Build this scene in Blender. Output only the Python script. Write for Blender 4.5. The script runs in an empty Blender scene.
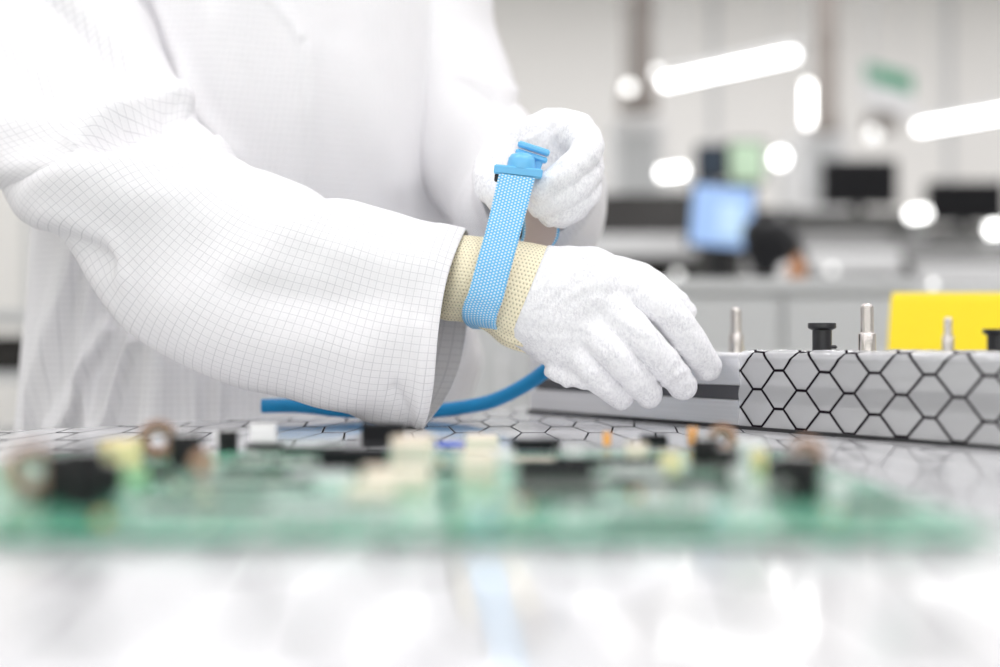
import bpy, math, random
import numpy as np
from mathutils import Vector, noise as mnoise

random.seed(7)
rng = np.random.RandomState(7)
SC = bpy.context.scene
COL = SC.collection

# ------------------------------------------------------------------ camera frame
F = 1389.0          # focal length in pixels (50 mm on a 36 mm wide sensor, 1000 px)
HOR = 347.0         # image row of the horizon
TZ = 0.90           # bench top height
CZ = TZ + 0.068     # camera height: just above the bench

def W(px, py, d):
    return np.array([(px - 500.0) / F * d, d, CZ - (py - HOR) / F * d])

def project(V):
    d = np.maximum(V[..., 1], 1e-3)
    return V[..., 0] / d * F + 500.0, HOR - (V[..., 2] - CZ) / d * F

# ------------------------------------------------------------------ node helpers
class NT:
    def __init__(s, name):
        s.m = bpy.data.materials.new(name)
        s.m.use_nodes = True
        s.t = s.m.node_tree
        s.b = s.t.nodes['Principled BSDF']
        s.out = s.t.nodes['Material Output']
    def n(s, ty, **kw):
        x = s.t.nodes.new(ty)
        for k, v in kw.items():
            setattr(x, k, v)
        return x
    def link(s, a, b):
        s.t.links.new(a, b)
    def put(s, sock, v):
        if isinstance(v, (int, float, tuple, list)):
            sock.default_value = v
        else:
            s.link(v, sock)
    def math(s, op, a, b=0.0, c=None):
        x = s.n('ShaderNodeMath', operation=op)
        s.put(x.inputs[0], a); s.put(x.inputs[1], b)
        if c is not None: s.put(x.inputs[2], c)
        return x.outputs[0]
    def vmath(s, op, a, b=None):
        x = s.n('ShaderNodeVectorMath', operation=op)
        s.put(x.inputs[0], a)
        if b is not None: s.put(x.inputs[1], b)
        return x.outputs['Value'] if op in ('DOT_PRODUCT', 'LENGTH') else x.outputs['Vector']
    def mix(s, fac, a, b):
        x = s.n('ShaderNodeMix', data_type='RGBA')
        s.put(x.inputs[0], fac); s.put(x.inputs[6], a); s.put(x.inputs[7], b)
        return x.outputs[2]
    def coord(s, which='Object'):
        return s.n('ShaderNodeTexCoord').outputs[which]
    def noise(s, vec, scale, detail=3.0, rough=.5):
        x = s.n('ShaderNodeTexNoise')
        s.link(vec, x.inputs['Vector'])
        x.inputs['Scale'].default_value = scale
        x.inputs['Detail'].default_value = detail
        x.inputs['Roughness'].default_value = rough
        return x.outputs[0]
    def ramp(s, v, lo, hi):
        x = s.n('ShaderNodeMapRange'); x.clamp = True
        s.put(x.inputs[0], v)
        x.inputs[1].default_value = lo; x.inputs[2].default_value = hi
        return x.outputs[0]
    def bump(s, h, strength, dist):
        x = s.n('ShaderNodeBump')
        x.inputs['Strength'].default_value = strength
        x.inputs['Distance'].default_value = dist
        s.link(h, x.inputs['Height'])
        s.link(x.outputs[0], s.b.inputs['Normal'])
    def set(s, **kw):
        for k, v in kw.items():
            s.put(s.b.inputs[k.replace('_', ' ')], v)
        return s

def c4(r, g, b): return (r, g, b, 1.0)

def plain(name, col, rough=.5, metal=0.0, var=.06, scale=30.0, spec=.5):
    t = NT(name)
    n = t.noise(t.coord(), scale)
    dk = tuple(x * (1 - var) for x in col)
    t.set(Base_Color=t.mix(n, c4(*dk), c4(*col)), Roughness=rough, Metallic=metal)
    t.b.inputs['Specular IOR Level'].default_value = spec
    return t.m

def glow(name, col, strength):
    t = NT(name)
    t.set(Base_Color=c4(*col), Emission_Color=c4(*col), Emission_Strength=strength)
    return t.m

def hexmask(t, uv, unit, half, flat=.2):
    """1 on the lines of a stretched honeycomb; uv in metres (x along the short flat edges)."""
    Pp, R2, e2 = unit * .866, unit * .5, unit * .866 * flat
    sw = t.n('ShaderNodeSeparateXYZ'); t.link(uv, sw.inputs[0])
    u = t.math('PINGPONG', sw.outputs[0], Pp); v = t.math('PINGPONG', sw.outputs[1], R2)
    dx, dy = Pp - 2 * e2, R2; L = math.hypot(dx, dy)
    diag = t.math('ABSOLUTE', t.math('SUBTRACT', t.math('MULTIPLY', t.math('SUBTRACT', u, e2), dy / L), t.math('MULTIPLY', v, dx / L)))
    # flat edges at v=0 (u<e2) and v=R2 (u>P-e2)
    h0 = t.math('ADD', v, t.math('MULTIPLY', t.math('MAXIMUM', t.math('SUBTRACT', u, e2), 0.0), 50.0))
    h1 = t.math('ADD', t.math('SUBTRACT', R2, v), t.math('MULTIPLY', t.math('MAXIMUM', t.math('SUBTRACT', Pp - e2, u), 0.0), 50.0))
    off = t.math('MULTIPLY', t.math('MAXIMUM', t.math('SUBTRACT', e2, u), t.math('SUBTRACT', u, Pp - e2)), 50.0)
    dg = t.math('ADD', diag, t.math('MAXIMUM', off, 0.0))
    e = t.math('MINIMUM', dg, t.math('MINIMUM', h0, h1))
    x = t.n('ShaderNodeMapRange'); x.clamp = True
    t.link(e, x.inputs[0])
    x.inputs[1].default_value = half * .5; x.inputs[2].default_value = half * .9
    x.inputs[3].default_value = 1; x.inputs[4].default_value = 0
    return x.outputs[0]

# ------------------------------------------------------------------ materials
M = {}
def coat_mat():
    t = NT('coat_cloth')
    uv = t.coord('UV')
    s = t.n('ShaderNodeSeparateXYZ'); t.link(uv, s.inputs[0])
    def lines(o, pitch, w):
        f = t.math('FRACT', t.math('DIVIDE', o, pitch))
        return t.math('LESS_THAN', f, w)
    g = t.math('MAXIMUM', lines(s.outputs[0], .0066, .10), lines(s.outputs[1], .0066, .10))
    fine = t.math('MAXIMUM', lines(s.outputs[0], .0022, .25), lines(s.outputs[1], .0022, .25))
    n = t.noise(t.coord(), 45.0)
    fac = t.math('MULTIPLY', g, t.math('MULTIPLY_ADD', n, .35, .12))
    c = t.mix(fac, c4(.845, .835, .85), c4(.33, .33, .36))
    c = t.mix(t.math('MULTIPLY', fine, .07), c, c4(.5, .5, .52))
    t.set(Base_Color=c, Roughness=.85)
    t.b.inputs['Specular IOR Level'].default_value = .2
    t.b.inputs['Subsurface Weight'].default_value = .12
    t.b.inputs['Subsurface Radius'].default_value = (.01, .009, .009)
    t.bump(t.noise(t.coord(), 60.0, 4.0), .25, .003)
    return t.m
M['coat'] = coat_mat()

def glove_mat():
    t = NT('glove_knit')
    o = t.coord()
    sp = t.ramp(t.noise(t.vmath('MULTIPLY', o, (1.0, 1.0, .55)), 560.0, 4.0, .7), .42, .80)
    bl = t.ramp(t.noise(o, 55.0, 3.0), .35, .72)
    f = t.math('MULTIPLY', sp, t.math('MULTIPLY_ADD', bl, .5, .30))
    c = t.mix(f, c4(.93, .925, .945), c4(.40, .39, .45))
    t.set(Base_Color=c, Roughness=.95)
    t.b.inputs['Specular IOR Level'].default_value = .15
    h = t.math('ADD', t.math('MULTIPLY', t.noise(o, 700.0, 2.0), .35), t.math('MULTIPLY', t.noise(o, 110.0, 4.0), .9))
    t.bump(h, .55, .0022)
    return t.m
M['glove'] = glove_mat()

def weave(name, base, gap, pitch, frac, bumpd, rough=.8, soft=.75):
    t = NT(name)
    s = t.n('ShaderNodeSeparateXYZ'); t.link(t.coord('UV'), s.inputs[0])
    u = t.math('DIVIDE', s.outputs[0], pitch); v = t.math('DIVIDE', s.outputs[1], pitch)
    row = t.math('MULTIPLY', t.math('MODULO', t.math('FLOOR', v), 2.0), .5)
    fu = t.math('SUBTRACT', t.math('FRACT', t.math('ADD', u, row)), .5)
    fv = t.math('SUBTRACT', t.math('FRACT', v), .5)
    r = t.math('SQRT', t.math('ADD', t.math('MULTIPLY', fu, fu), t.math('MULTIPLY', t.math('MULTIPLY', fv, fv), .8)))
    m = t.ramp(r, frac, frac - .14)
    t.set(Base_Color=t.mix(t.math('MULTIPLY', m, soft), c4(*base), c4(*gap)), Roughness=rough)
    t.b.inputs['Specular IOR Level'].default_value = .25
    t.bump(r, .8, bumpd)
    return t.m
M['knit'] = weave('cream_knit', (.98, .90, .68), (.30, .24, .12), .0029, .30, .0012, .9, .6)
M['band'] = weave('blue_webbing', (.16, .52, .88), (.85, .93, .97), .0025, .36, .0006, .7, .8)
M['band_in'] = plain('tan_lining', (.62, .52, .50), .8)
M['blue_plastic'] = plain('blue_plastic', (.16, .52, .86), .28)
M['hose'] = plain('blue_hose', (.004, .31, .66), .38)
M['black'] = plain('black_plastic', (.012, .012, .015), .35)
M['rubber'] = plain('black_rubber', (.02, .02, .022), .7)

def metal(name, col, rough, sc=(4, 4, 400)):
    t = NT(name)
    o = t.vmath('MULTIPLY', t.coord(), sc)
    n = t.noise(o, 1.0, 3.0)
    t.set(Base_Color=t.mix(n, c4(*[x * .85 for x in col]), c4(*col)), Roughness=rough, Metallic=1.0)
    t.bump(n, .15, .0005)
    return t.m
M['alu'] = metal('brushed_aluminium', (.93, .93, .94), .5)
M['steel'] = metal('turned_steel', (.66, .62, .59), .25, (3, 3, 900))
M['groove'] = plain('dark_groove', (.10, .10, .11), .5)
M['tray'] = plain('tray_grey', (.35, .35, .36), .5)

def mat_sheet():
    t = NT('hex_mat_surface')
    o = t.coord()
    long = t.vmath('MULTIPLY', o, (1.0, .18, 1.0))       # cells drawn out along the roll
    m = hexmask(t, long, .0305, .0013, .34)
    t.set(Base_Color=t.mix(m, c4(.73, .73, .74), c4(.02, .02, .025)),
          Roughness=t.math('MULTIPLY_ADD', m, .8, .085))
    t.put(t.b.inputs['Specular IOR Level'], t.math('MULTIPLY_ADD', m, -.30, .36))
    w = t.noise(o, 9.0, 3.0)
    t.bump(w, .03, .003)
    return t.m
M['mat'] = mat_sheet()

def film_mat():
    t = NT('clear_hex_film')
    uv = t.coord('UV')
    m = hexmask(t, uv, .0305, .0016)
    tr = t.n('ShaderNodeBsdfTransparent'); tr.inputs[0].default_value = (.93, .93, .94, 1)
    gl = t.n('ShaderNodeBsdfGlossy'); gl.inputs['Roughness'].default_value = .12
    df = t.n('ShaderNodeBsdfDiffuse'); df.inputs[0].default_value = (.85, .85, .87, 1)
    ink = t.n('ShaderNodeBsdfDiffuse'); ink.inputs[0].default_value = (.012, .008, .012, 1)
    fr = t.n('ShaderNodeFresnel'); fr.inputs[0].default_value = 1.5
    bp = t.n('ShaderNodeBump'); bp.inputs['Strength'].default_value = .5; bp.inputs['Distance'].default_value = .0015
    t.link(t.noise(t.coord(), 55.0, 3.0, .6), bp.inputs['Height'])
    t.link(bp.outputs[0], gl.inputs['Normal']); t.link(bp.outputs[0], fr.inputs['Normal'])
    m0 = t.n('ShaderNodeMixShader'); m0.inputs[0].default_value = .42
    t.link(tr.outputs[0], m0.inputs[1]); t.link(df.outputs[0], m0.inputs[2])
    m1 = t.n('ShaderNodeMixShader'); t.link(fr.outputs[0], m1.inputs[0])
    t.link(m0.outputs[0], m1.inputs[1]); t.link(gl.outputs[0], m1.inputs[2])
    m2 = t.n('ShaderNodeMixShader'); t.link(m, m2.inputs[0])
    t.link(m1.outputs[0], m2.inputs[1]); t.link(ink.outputs[0], m2.inputs[2])
    t.link(m2.outputs[0], t.out.inputs['Surface'])
    return t.m
M['film'] = film_mat()

M['bench'] = plain('bench_laminate', (.75, .75, .76), .3)
M['wall'] = plain('beige_wall', (.87, .855, .82), .8, var=.05, scale=.6)
M['wall_pale'] = plain('pale_wall', (.84, .85, .78), .8, var=.05, scale=.6)
M['ceil'] = plain('white_ceiling', (.8, .8, .8), .9)
M['floor'] = plain('grey_floor', (.42, .42, .42), .35)
M['white'] = plain('white_enamel', (.82, .82, .82), .4)
M['cab'] = plain('light_grey_enamel', (.60, .61, .61), .45)
M['grey'] = plain('mid_grey_metal', (.12, .12, .115), .45)
M['dark'] = plain('dark_grey_metal', (.035, .033, .031), .7, spec=.15)
M['duct'] = plain('brown_grey_duct', (.30, .265, .24), .5)
M['yellow'] = plain('yellow_plastic', (.95, .72, .0), .35, var=.03)
M['orange'] = plain('orange_plastic', (.50, .24, .12), .5)
M['screen_off'] = plain('dark_screen', (.008, .008, .01), .5, spec=.2)
M['screen_blue'] = glow('blue_screen', (.33, .50, .82), .42)
M['screen_pale'] = glow('pale_window', (.48, .66, .82), .45)
M['screen_green'] = glow('green_screen', (.50, .66, .48), .38)
M['screen_navy'] = plain('navy_screen', (.01, .03, .06), .4)
M['tube_light'] = glow('lamp_tube', (1, 1, 1), 7.0)
M['lamp_bright'] = glow('lamp_bright', (1, 1, .98), 6.5)
M['lamp_soft'] = glow('lamp_soft', (1, 1, .98), 2.6)
M['lamp_dim'] = glow('lamp_dim', (1, 1, .98), 1.5)
M['sign_green'] = plain('sign_green', (.10, .36, .22), .5)
M['skin'] = plain('skin', (.70, .48, .38), .5)
M['trouser'] = plain('white_trousers', (.75, .75, .78), .8)
M['hair'] = plain('dark_hair', (.05, .035, .03), .6)

def pcb_mat():
    t = NT('green_board')
    o = t.coord()
    br = t.n('ShaderNodeTexBrick'); t.link(o, br.inputs['Vector'])
    br.inputs['Scale'].default_value = 60.0
    br.inputs['Color1'].default_value = c4(.05, .36, .21); br.inputs['Color2'].default_value = c4(.02, .28, .15)
    br.inputs['Mortar'].default_value = c4(.10, .50, .32); br.inputs['Mortar Size'].default_value = .03
    pads = t.ramp(t.noise(o, 230.0, 1.0), .60, .64)
    t.set(Base_Color=t.mix(pads, br.outputs[0], c4(.62, .66, .60)), Roughness=.2)
    t.b.inputs['Coat Weight'].default_value = .3; t.b.inputs['Coat Roughness'].default_value = .15
    return t.m
M['pcb'] = pcb_mat()
M['chip'] = plain('chip_black', (.012, .012, .014), .6, spec=.12)
M['pin'] = plain('tin_pins', (.75, .74, .72), .3, metal=.8)
M['cream'] = plain('cream_nylon', (.90, .80, .68), .5)
M['cream_y'] = plain('yellow_nylon', (.90, .78, .42), .5)
M['copper'] = plain('copper_wire', (.56, .34, .24), .4, metal=.4)
M['can'] = plain('cap_sleeve', (.022, .02, .022), .5, spec=.15)
M['lime'] = plain('green_terminal', (.42, .66, .38), .45)
M['blue_part'] = plain('blue_part', (.08, .16, .62), .4)
M['amber'] = plain('amber_part', (.85, .42, .10), .4)

# ------------------------------------------------------------------ object helpers
def link_mesh(name, verts, faces, mat, parent=None, uv=None, smooth=True, mats=None, fmat=None):
    me = bpy.data.meshes.new(name)
    V = np.asarray(verts, dtype=float)
    if parent is not None:
        off = np.zeros(3); p = parent
        while p is not None:
            off += np.array(p.location); p = p.parent
        V = V - off
    me.from_pydata(V.tolist(), [], [tuple(int(i) for i in f) for f in faces])
    if uv is not None:
        lay = me.uv_layers.new(name='UVMap')
        idx = np.zeros(len(me.loops), dtype=np.int32); me.loops.foreach_get('vertex_index', idx)
        if callable(uv): arr = uv(me, idx)
        else: arr = np.asarray(uv)[idx]
        lay.data.foreach_set('uv', arr.astype(np.float32).ravel())
    for m in (mats or [mat]): me.materials.append(m)
    if fmat is not None: me.polygons.foreach_set('material_index', np.asarray(fmat, dtype=np.int32))
    me.polygons.foreach_set('use_smooth', [smooth] * len(me.polygons))
    me.update()
    o = bpy.data.objects.new(name, me)
    COL.objects.link(o)
    if parent is not None: o.parent = parent
    return o

def thing(name, label, cat, loc, group=None):
    o = bpy.data.objects.new(name, None); COL.objects.link(o)
    o.location = tuple(float(x) for x in loc); o.empty_display_size = .05
    return tag(o, label, cat, group)

def tag(o, label, cat, group=None):
    o['label'] = label; o['category'] = cat
    if group: o['group'] = group
    return o

def structure(o):
    o['kind'] = 'structure'; return o

class MB:
    """collects shapes into one mesh"""
    def __init__(s): s.v = []; s.f = []
    def add(s, V, Fc):
        b = len(s.v); s.v.extend([list(map(float, p)) for p in V]); s.f.extend([tuple(b + i for i in f) for f in Fc]); return s
    def box(s, lo, hi, bev=0.0, X=None):
        lo = np.array(lo, float); hi = np.array(hi, float)
        b = min(bev, *(0.45 * (hi - lo))) if bev > 0 else 0
        if b <= 0:
            V = [(x, y, z) for z in (lo[2], hi[2]) for y in (lo[1], hi[1]) for x in (lo[0], hi[0])]
            Fc = [(0, 2, 3, 1), (4, 5, 7, 6), (0, 1, 5, 4), (2, 6, 7, 3), (0, 4, 6, 2), (1, 3, 7, 5)]
        else:
            def ring(z, ins):
                x0, y0, x1, y1 = lo[0] + ins, lo[1] + ins, hi[0] - ins, hi[1] - ins
                k = b if ins < b * .9 else b * .3
                return [(x0 + k, y0, z), (x1 - k, y0, z), (x1, y0 + k, z), (x1, y1 - k, z), (x1 - k, y1, z), (x0 + k, y1, z), (x0, y1 - k, z), (x0, y0 + k, z)]
            V = ring(lo[2], b) + ring(lo[2] + b, 0) + ring(hi[2] - b, 0) + ring(hi[2], b)
            Fc = [tuple(range(7, -1, -1)), tuple(range(24, 32))]
            for r in range(3):
                for i in range(8):
                    j = (i + 1) % 8
                    Fc.append((r * 8 + i, r * 8 + j, r * 8 + 8 + j, r * 8 + 8 + i))
        if X is not None: V = [X(p) for p in V]
        return s.add(V, Fc)
    def lathe(s, c, prof, n=24, axis='z'):
        """prof: list of (r, h) from bottom to top"""
        c = np.array(c, float); V = []; Fc = []
        for r, h in prof:
            for k in range(n):
                a = 2 * math.pi * k / n
                q = (r * math.cos(a), r * math.sin(a), h)
                if axis == 'x': q = (h, q[0], q[1])
                if axis == 'y': q = (q[1], h, q[0])
                V.append(c + q)
        for i in range(len(prof) - 1):
            for k in range(n):
                j = (k + 1) % n
                Fc.append((i * n + k, i * n + j, i * n + n + j, i * n + n + k))
        Fc.append(tuple(range(n - 1, -1, -1))); Fc.append(tuple((len(prof) - 1) * n + k for k in range(n)))
        return s.add(V, Fc)
    def tube(s, pts, rad, n=12, prof=None):
        V, Fc = sweep(pts, rad, n); return s.add(V, Fc)
    def build(s, name, mat, parent=None, smooth=False):
        o = link_mesh(name, s.v, s.f, mat, parent, smooth=smooth)
        if smooth:
            try: o.data.set_sharp_from_angle(angle=math.radians(38))
            except Exception: pass
        return o

def catmull(P, n):
    P = np.asarray(P, float); k = len(P)
    t = np.linspace(0, k - 1, n); i = np.clip(np.floor(t).astype(int), 0, k - 2); f = (t - i)[:, None]
    g = lambda j: P[np.clip(j, 0, k - 1)]
    p0, p1, p2, p3 = g(i - 1), g(i), g(i + 1), g(i + 2)
    return .5 * ((2 * p1) + (-p0 + p2) * f + (2 * p0 - 5 * p1 + 4 * p2 - p3) * f ** 2 + (-p0 + 3 * p1 - 3 * p2 + p3) * f ** 3)

def frames(C):
    T = np.gradient(C, axis=0); T /= np.linalg.norm(T, axis=1)[:, None] + 1e-12
    a = np.array([0, 0, 1.0]) if abs(T[0][2]) < .9 else np.array([0, 1.0, 0])
    N = np.cross(T[0], a); N /= np.linalg.norm(N); out = [N]
    for i in range(1, len(C)):
        N = out[-1] - T[i] * np.dot(out[-1], T[i]); N /= np.linalg.norm(N); out.append(N)
    N = np.array(out); return T, N, np.cross(T, N)

def sweep(C, R, n=16, cap=True):
    C = np.asarray(C, float); R = np.broadcast_to(np.asarray(R, float), (len(C),))
    T, N, B = frames(C)
    a = np.linspace(0, 2 * math.pi, n, endpoint=False)
    V = C[:, None] + R[:, None, None] * (np.cos(a)[None, :, None] * N[:, None] + np.sin(a)[None, :, None] * B[:, None])
    m = len(C); Fc = grid_faces(m, n, True)
    V = V.reshape(-1, 3)
    if cap: Fc = Fc + [tuple(range(n)), tuple((m - 1) * n + k for k in range(n - 1, -1, -1))]
    return V, Fc

def grid_faces(m, n, wrap):
    i = np.arange(m - 1)[:, None]; j = np.arange(n if wrap else n - 1)[None]
    jj = (j + 1) % n
    a = i * n + j; b = i * n + jj; c = (i + 1) * n + jj; d = (i + 1) * n + j
    return [tuple(q) for q in np.stack([a, d, c, b], -1).reshape(-1, 4).tolist()]

def grid_normals(G, wrap):
    du = np.gradient(G, axis=0)
    if wrap: dv = (np.roll(G, -1, 1) - np.roll(G, 1, 1)) * .5
    else: dv = np.gradient(G, axis=1)
    n = np.cross(dv, du); n /= np.linalg.norm(n, axis=-1)[..., None] + 1e-12
    return n

def wrap_uv(m, n, U, Vc, total):
    """per-loop UVs for a grid wrapped in v so that the seam does not smear"""
    def f(me, idx):
        i = idx // n; j = idx % n
        uv = np.stack([U[i, j], Vc[i, j]], -1)
        nl = len(idx) // 4
        q = j[:nl * 4].reshape(nl, 4)
        seam = (q.max(1) == n - 1) & (q.min(1) == 0)
        q2 = uv[:nl * 4].reshape(nl, 4, 2)
        fix = (q == 0) & seam[:, None]
        q2[..., 1] = np.where(fix, total[i[:nl * 4].reshape(nl, 4)], q2[..., 1])
        uv[:nl * 4] = q2.reshape(-1, 2)
        return uv
    return f

def seg_dist(px, py, A, B):
    ax, ay = A[0], A[1]; bx, by = B[0], B[1]
    vx, vy = bx - ax, by - ay; L = vx * vx + vy * vy
    t = np.clip(((px - ax) * vx + (py - ay) * vy) / L, 0, 1)
    dx = px - (ax + t * vx); dy = py - (ay + t * vy)
    s = (dx * vy - dy * vx) / math.sqrt(L)
    return np.hypot(dx, dy), t, s

def folds(px, py, L):
    """sum of fold displacements (metres). each: (points[(x,y,amp)...], width, kind, width2)"""
    out = np.zeros_like(px)
    for pts, w, kind, w2 in L:
        best = np.full(px.shape, 1e9); amp = np.zeros_like(px); sd = np.zeros_like(px)
        for A, B in zip(pts[:-1], pts[1:]):
            d, t, s = seg_dist(px, py, A, B)
            am = A[2] * (1 - t) + B[2] * t
            u = d < best
            best = np.where(u, d, best); amp = np.where(u, am, amp); sd = np.where(u, s, sd)
        if kind == 'g':
            out += amp * np.exp(-(best / w) ** 2)
        elif kind == 'r':   # ramp that starts at the line and swells below it
            out += np.where(sd < 0, amp * (best / w) * np.exp(1 - best / w), 0)
        else:   # cliff: gentle rise on one side, sharp drop on the other
            ww = np.where(sd > 0, w, w2)
            out += amp * np.exp(-(best / ww) ** 2)
    return out

# ------------------------------------------------------------------ implicit surfaces
def rcone(P, a, b, ra, rb):
    a = np.asarray(a, float); b = np.asarray(b, float)
    v = b - a; L = v @ v + 1e-12
    t = np.clip(((P - a) @ v) / L, 0, 1)
    return np.linalg.norm(P - a - t[..., None] * v, axis=-1) - (ra + (rb - ra) * t)

def smin(a, b, k):
    h = np.clip(.5 + .5 * (b - a) / k, 0, 1)
    return b * (1 - h) + a * h - k * h * (1 - h)

def nets(fn, lo, hi, h):
    lo = np.asarray(lo, float); hi = np.asarray(hi, float)
    n = np.ceil((hi - lo) / h).astype(int) + 1
    ax = [lo[i] + h * np.arange(n[i]) for i in range(3)]
    P = np.stack(np.meshgrid(*ax, indexing='ij'), -1)
    S = np.empty(n)
    for i in range(n[0]): S[i] = fn(P[i])
    S = np.where(S == 0, 1e-9, S); ins = S < 0
    cn = n - 1
    acc = np.zeros((*cn, 3)); cnt = np.zeros(cn)
    offs = [(x, y, z) for x in (0, 1) for y in (0, 1) for z in (0, 1)]
    def sl(o): return tuple(slice(o[k], o[k] + cn[k]) for k in range(3))
    for o in offs:
        for k in range(3):
            if o[k] == 0:
                o2 = list(o); o2[k] = 1
                s0, s1 = S[sl(o)], S[sl(o2)]
                cr = (s0 < 0) != (s1 < 0)
                t = np.where(cr, s0 / np.where(cr, s0 - s1, 1), 0)
                for q in range(3):
                    acc[..., q] += np.where(cr, o[q] + (t if q == k else 0), 0)
                cnt += cr
    act = cnt > 0
    idx = -np.ones(cn, int); idx[act] = np.arange(act.sum())
    ijk = np.argwhere(act)
    V = lo + h * (ijk + acc[act] / cnt[act][:, None])
    Fc = []
    for k in range(3):
        a, b = [(1, 2), (2, 0), (0, 1)][k]
        s0 = [slice(None)] * 3; s1 = [slice(None)] * 3; s0[k] = slice(0, -1); s1[k] = slice(1, None)
        cr = ins[tuple(s0)] != ins[tuple(s1)]
        e = np.argwhere(cr)
        e = e[(e[:, a] > 0) & (e[:, b] > 0) & (e[:, a] < cn[a]) & (e[:, b] < cn[b])]
        first = ins[tuple(s0)][tuple(e.T)]
        def cell(da, db):
            c = e.copy(); c[:, a] -= da; c[:, b] -= db; return idx[tuple(c.T)]
        q = np.stack([cell(1, 1), cell(0, 1), cell(0, 0), cell(1, 0)], -1)
        q[~first] = q[~first][:, ::-1]
        Fc.append(q)
    return V, np.concatenate(Fc)

def relax(V, Fq, it=2, lam=.5):
    V = V.copy(); n = len(V)
    for _ in range(it):
        s = np.zeros_like(V); c = np.zeros(n)
        for i in range(4):
            a = Fq[:, i]; b = Fq[:, (i + 1) % 4]
            np.add.at(s, a, V[b]); np.add.at(c, a, 1); np.add.at(s, b, V[a]); np.add.at(c, b, 1)
        V += lam * (s / c[:, None] - V)
    return V

def px_cones(L, k_scale=1.0):
    """[(px,py,d,r_px), ...] chains -> world points and radii"""
    return [[(W(x, y, d), r / F * d) for (x, y, d, r) in ch] for ch in L]

_chains = {}
def chain_sdf(P, ch, k=.003):
    key = id(ch)
    if key not in _chains:
        if len(ch) > 2:
            A = catmull(np.array([list(a) + [r] for a, r in ch]), (len(ch) - 1) * 5 + 1)
            _chains[key] = (ch, [(q[:3], q[3]) for q in A])
        else: _chains[key] = (ch, ch)
    s = None; cc = _chains[key][1]
    for (a, ra), (b, rb) in zip(cc[:-1], cc[1:]):
        q = rcone(P, a, b, ra, rb); s = q if s is None else np.minimum(s, q)
    return s

# ================================================================== ROOM
CEIL = 4.5
X0, X1, Y0, Y1 = -7.0, 8.0, -5.0, 13.0
structure(MB().box((X0, Y0, -.1), (X1, Y1, 0)).build('floor', M['floor']))
structure(MB().box((X0, Y0, CEIL), (X1, Y1, CEIL + .1)).build('ceiling', M['ceil']))
wb = MB().box((X0, Y1, 0), (X1, Y1 + .1, CEIL)).build('wall_back', M['wall']); structure(wb)
structure(MB().box((X0, Y0 - .1, 0), (X1, Y0, CEIL)).build('wall_front', M['wall_pale']))
structure(MB().box((X0 - .1, Y0, 0), (X0, Y1, CEIL)).build('wall_left', M['wall_pale']))
structure(MB().box((X1, Y0, 0), (X1 + .1, Y1, CEIL)).build('wall_right', M['wall']))
structure(MB().box((X0, Y1 - .02, 0), (X1, Y1, .12)).build('baseboard_back', M['cab']))
for i, x in enumerate((-4.4, -1.2, 2.0, 4.2, 6.4)):
    structure(MB().box((x - .03, Y1 - .03, .12), (x + .03, Y1, CEIL)).build('trim_%d' % (i + 1), M['cab']))

def area(name, loc, sx, sy, power, col=(1, 1, 1), rot=(0, 0, 0)):
    l = bpy.data.lights.new(name, 'AREA'); l.shape = 'RECTANGLE'; l.size = sx; l.size_y = sy
    l.energy = power; l.color = col
    o = bpy.data.objects.new(name, l); o.location = loc; o.rotation_euler = rot; COL.objects.link(o); return o
for x in (-4.6, -1.4, 1.8, 5.0):
    for y in (-3.0, .4, 3.8, 7.2, 10.6):
        area('ceiling_lamp', (x, y, CEIL - .02), 1.8, .6, 37.0 if y < 6 else 45.0, (.985, .972, 1.0))
# unseen fill light added above the bench to brighten the coat
area('bench_fill', (.40, .35, 2.75), 1.4, .9, 8.5, rot=(math.radians(-16), math.radians(10), 0))

# unseen frontal fill added behind the camera, with a window-like frame around it
fr = MB()
for z0, z1 in ((.95, 1.02), (3.58, 3.65)): fr.box((-4.5, Y0 + .001, z0), (4.5, Y0 + .06, z1))
for k in range(6): fr.box((-4.5 + k * 1.786, Y0 + .001, 1.02), (-4.43 + k * 1.786, Y0 + .06, 3.58))
structure(fr.build('fill_frame_1', M['white']))
area('front_fill', (0, Y0 + .08, 2.3), 8.8, 2.5, 78.0, (.97, .98, 1.0), (math.radians(90), 0, 0))

# ================================================================== BENCH
ex, ey = np.array([.676, .737]), np.array([.737, -.676])     # along the far edge / towards the camera
P0 = np.array([-.405, 1.124])
def tb(a, b, z): q = P0 + ex * a + ey * b; return (q[0], q[1], z)
A0, A1, B1 = -1.0, 1.6, 1.35
bench = thing('workbench', 'white laboratory workbench carrying the circuit board and the metal fixture', 'workbench', (*tb(.3, .6, 0),))
def bx_t(a0, a1, b0, b1, z0, z1, bev=0): return MB().box((a0, b0, z0), (a1, b1, z1), bev, X=lambda p: tb(*p))
bx_t(A0, A1, 0, B1, TZ - .031, TZ - .001, .004).build('worktop', M['bench'], bench)
for a in (A0 + .06, A1 - .12):
    for b in (.06, B1 - .12):
        bx_t(a, a + .06, b, b + .06, 0, TZ - .031).build('leg', M['grey'], bench)
sheet = MB()
n = 2
g = []
V = []; Fc = []
rim = [(A0 + .002, .002), (A1 - .002, .002), (A1 - .002, B1 - .002), (A0 + .002, B1 - .002)]
sheet.box((A0 + .002, .002, TZ - .001), (A1 - .002, B1 - .002, TZ), 0, X=lambda p: tb(*p))
o = sheet.build('table_film', M['mat'])
tag(o, 'glossy white film with black honeycomb grid stretched over the workbench top', 'film')

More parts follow.
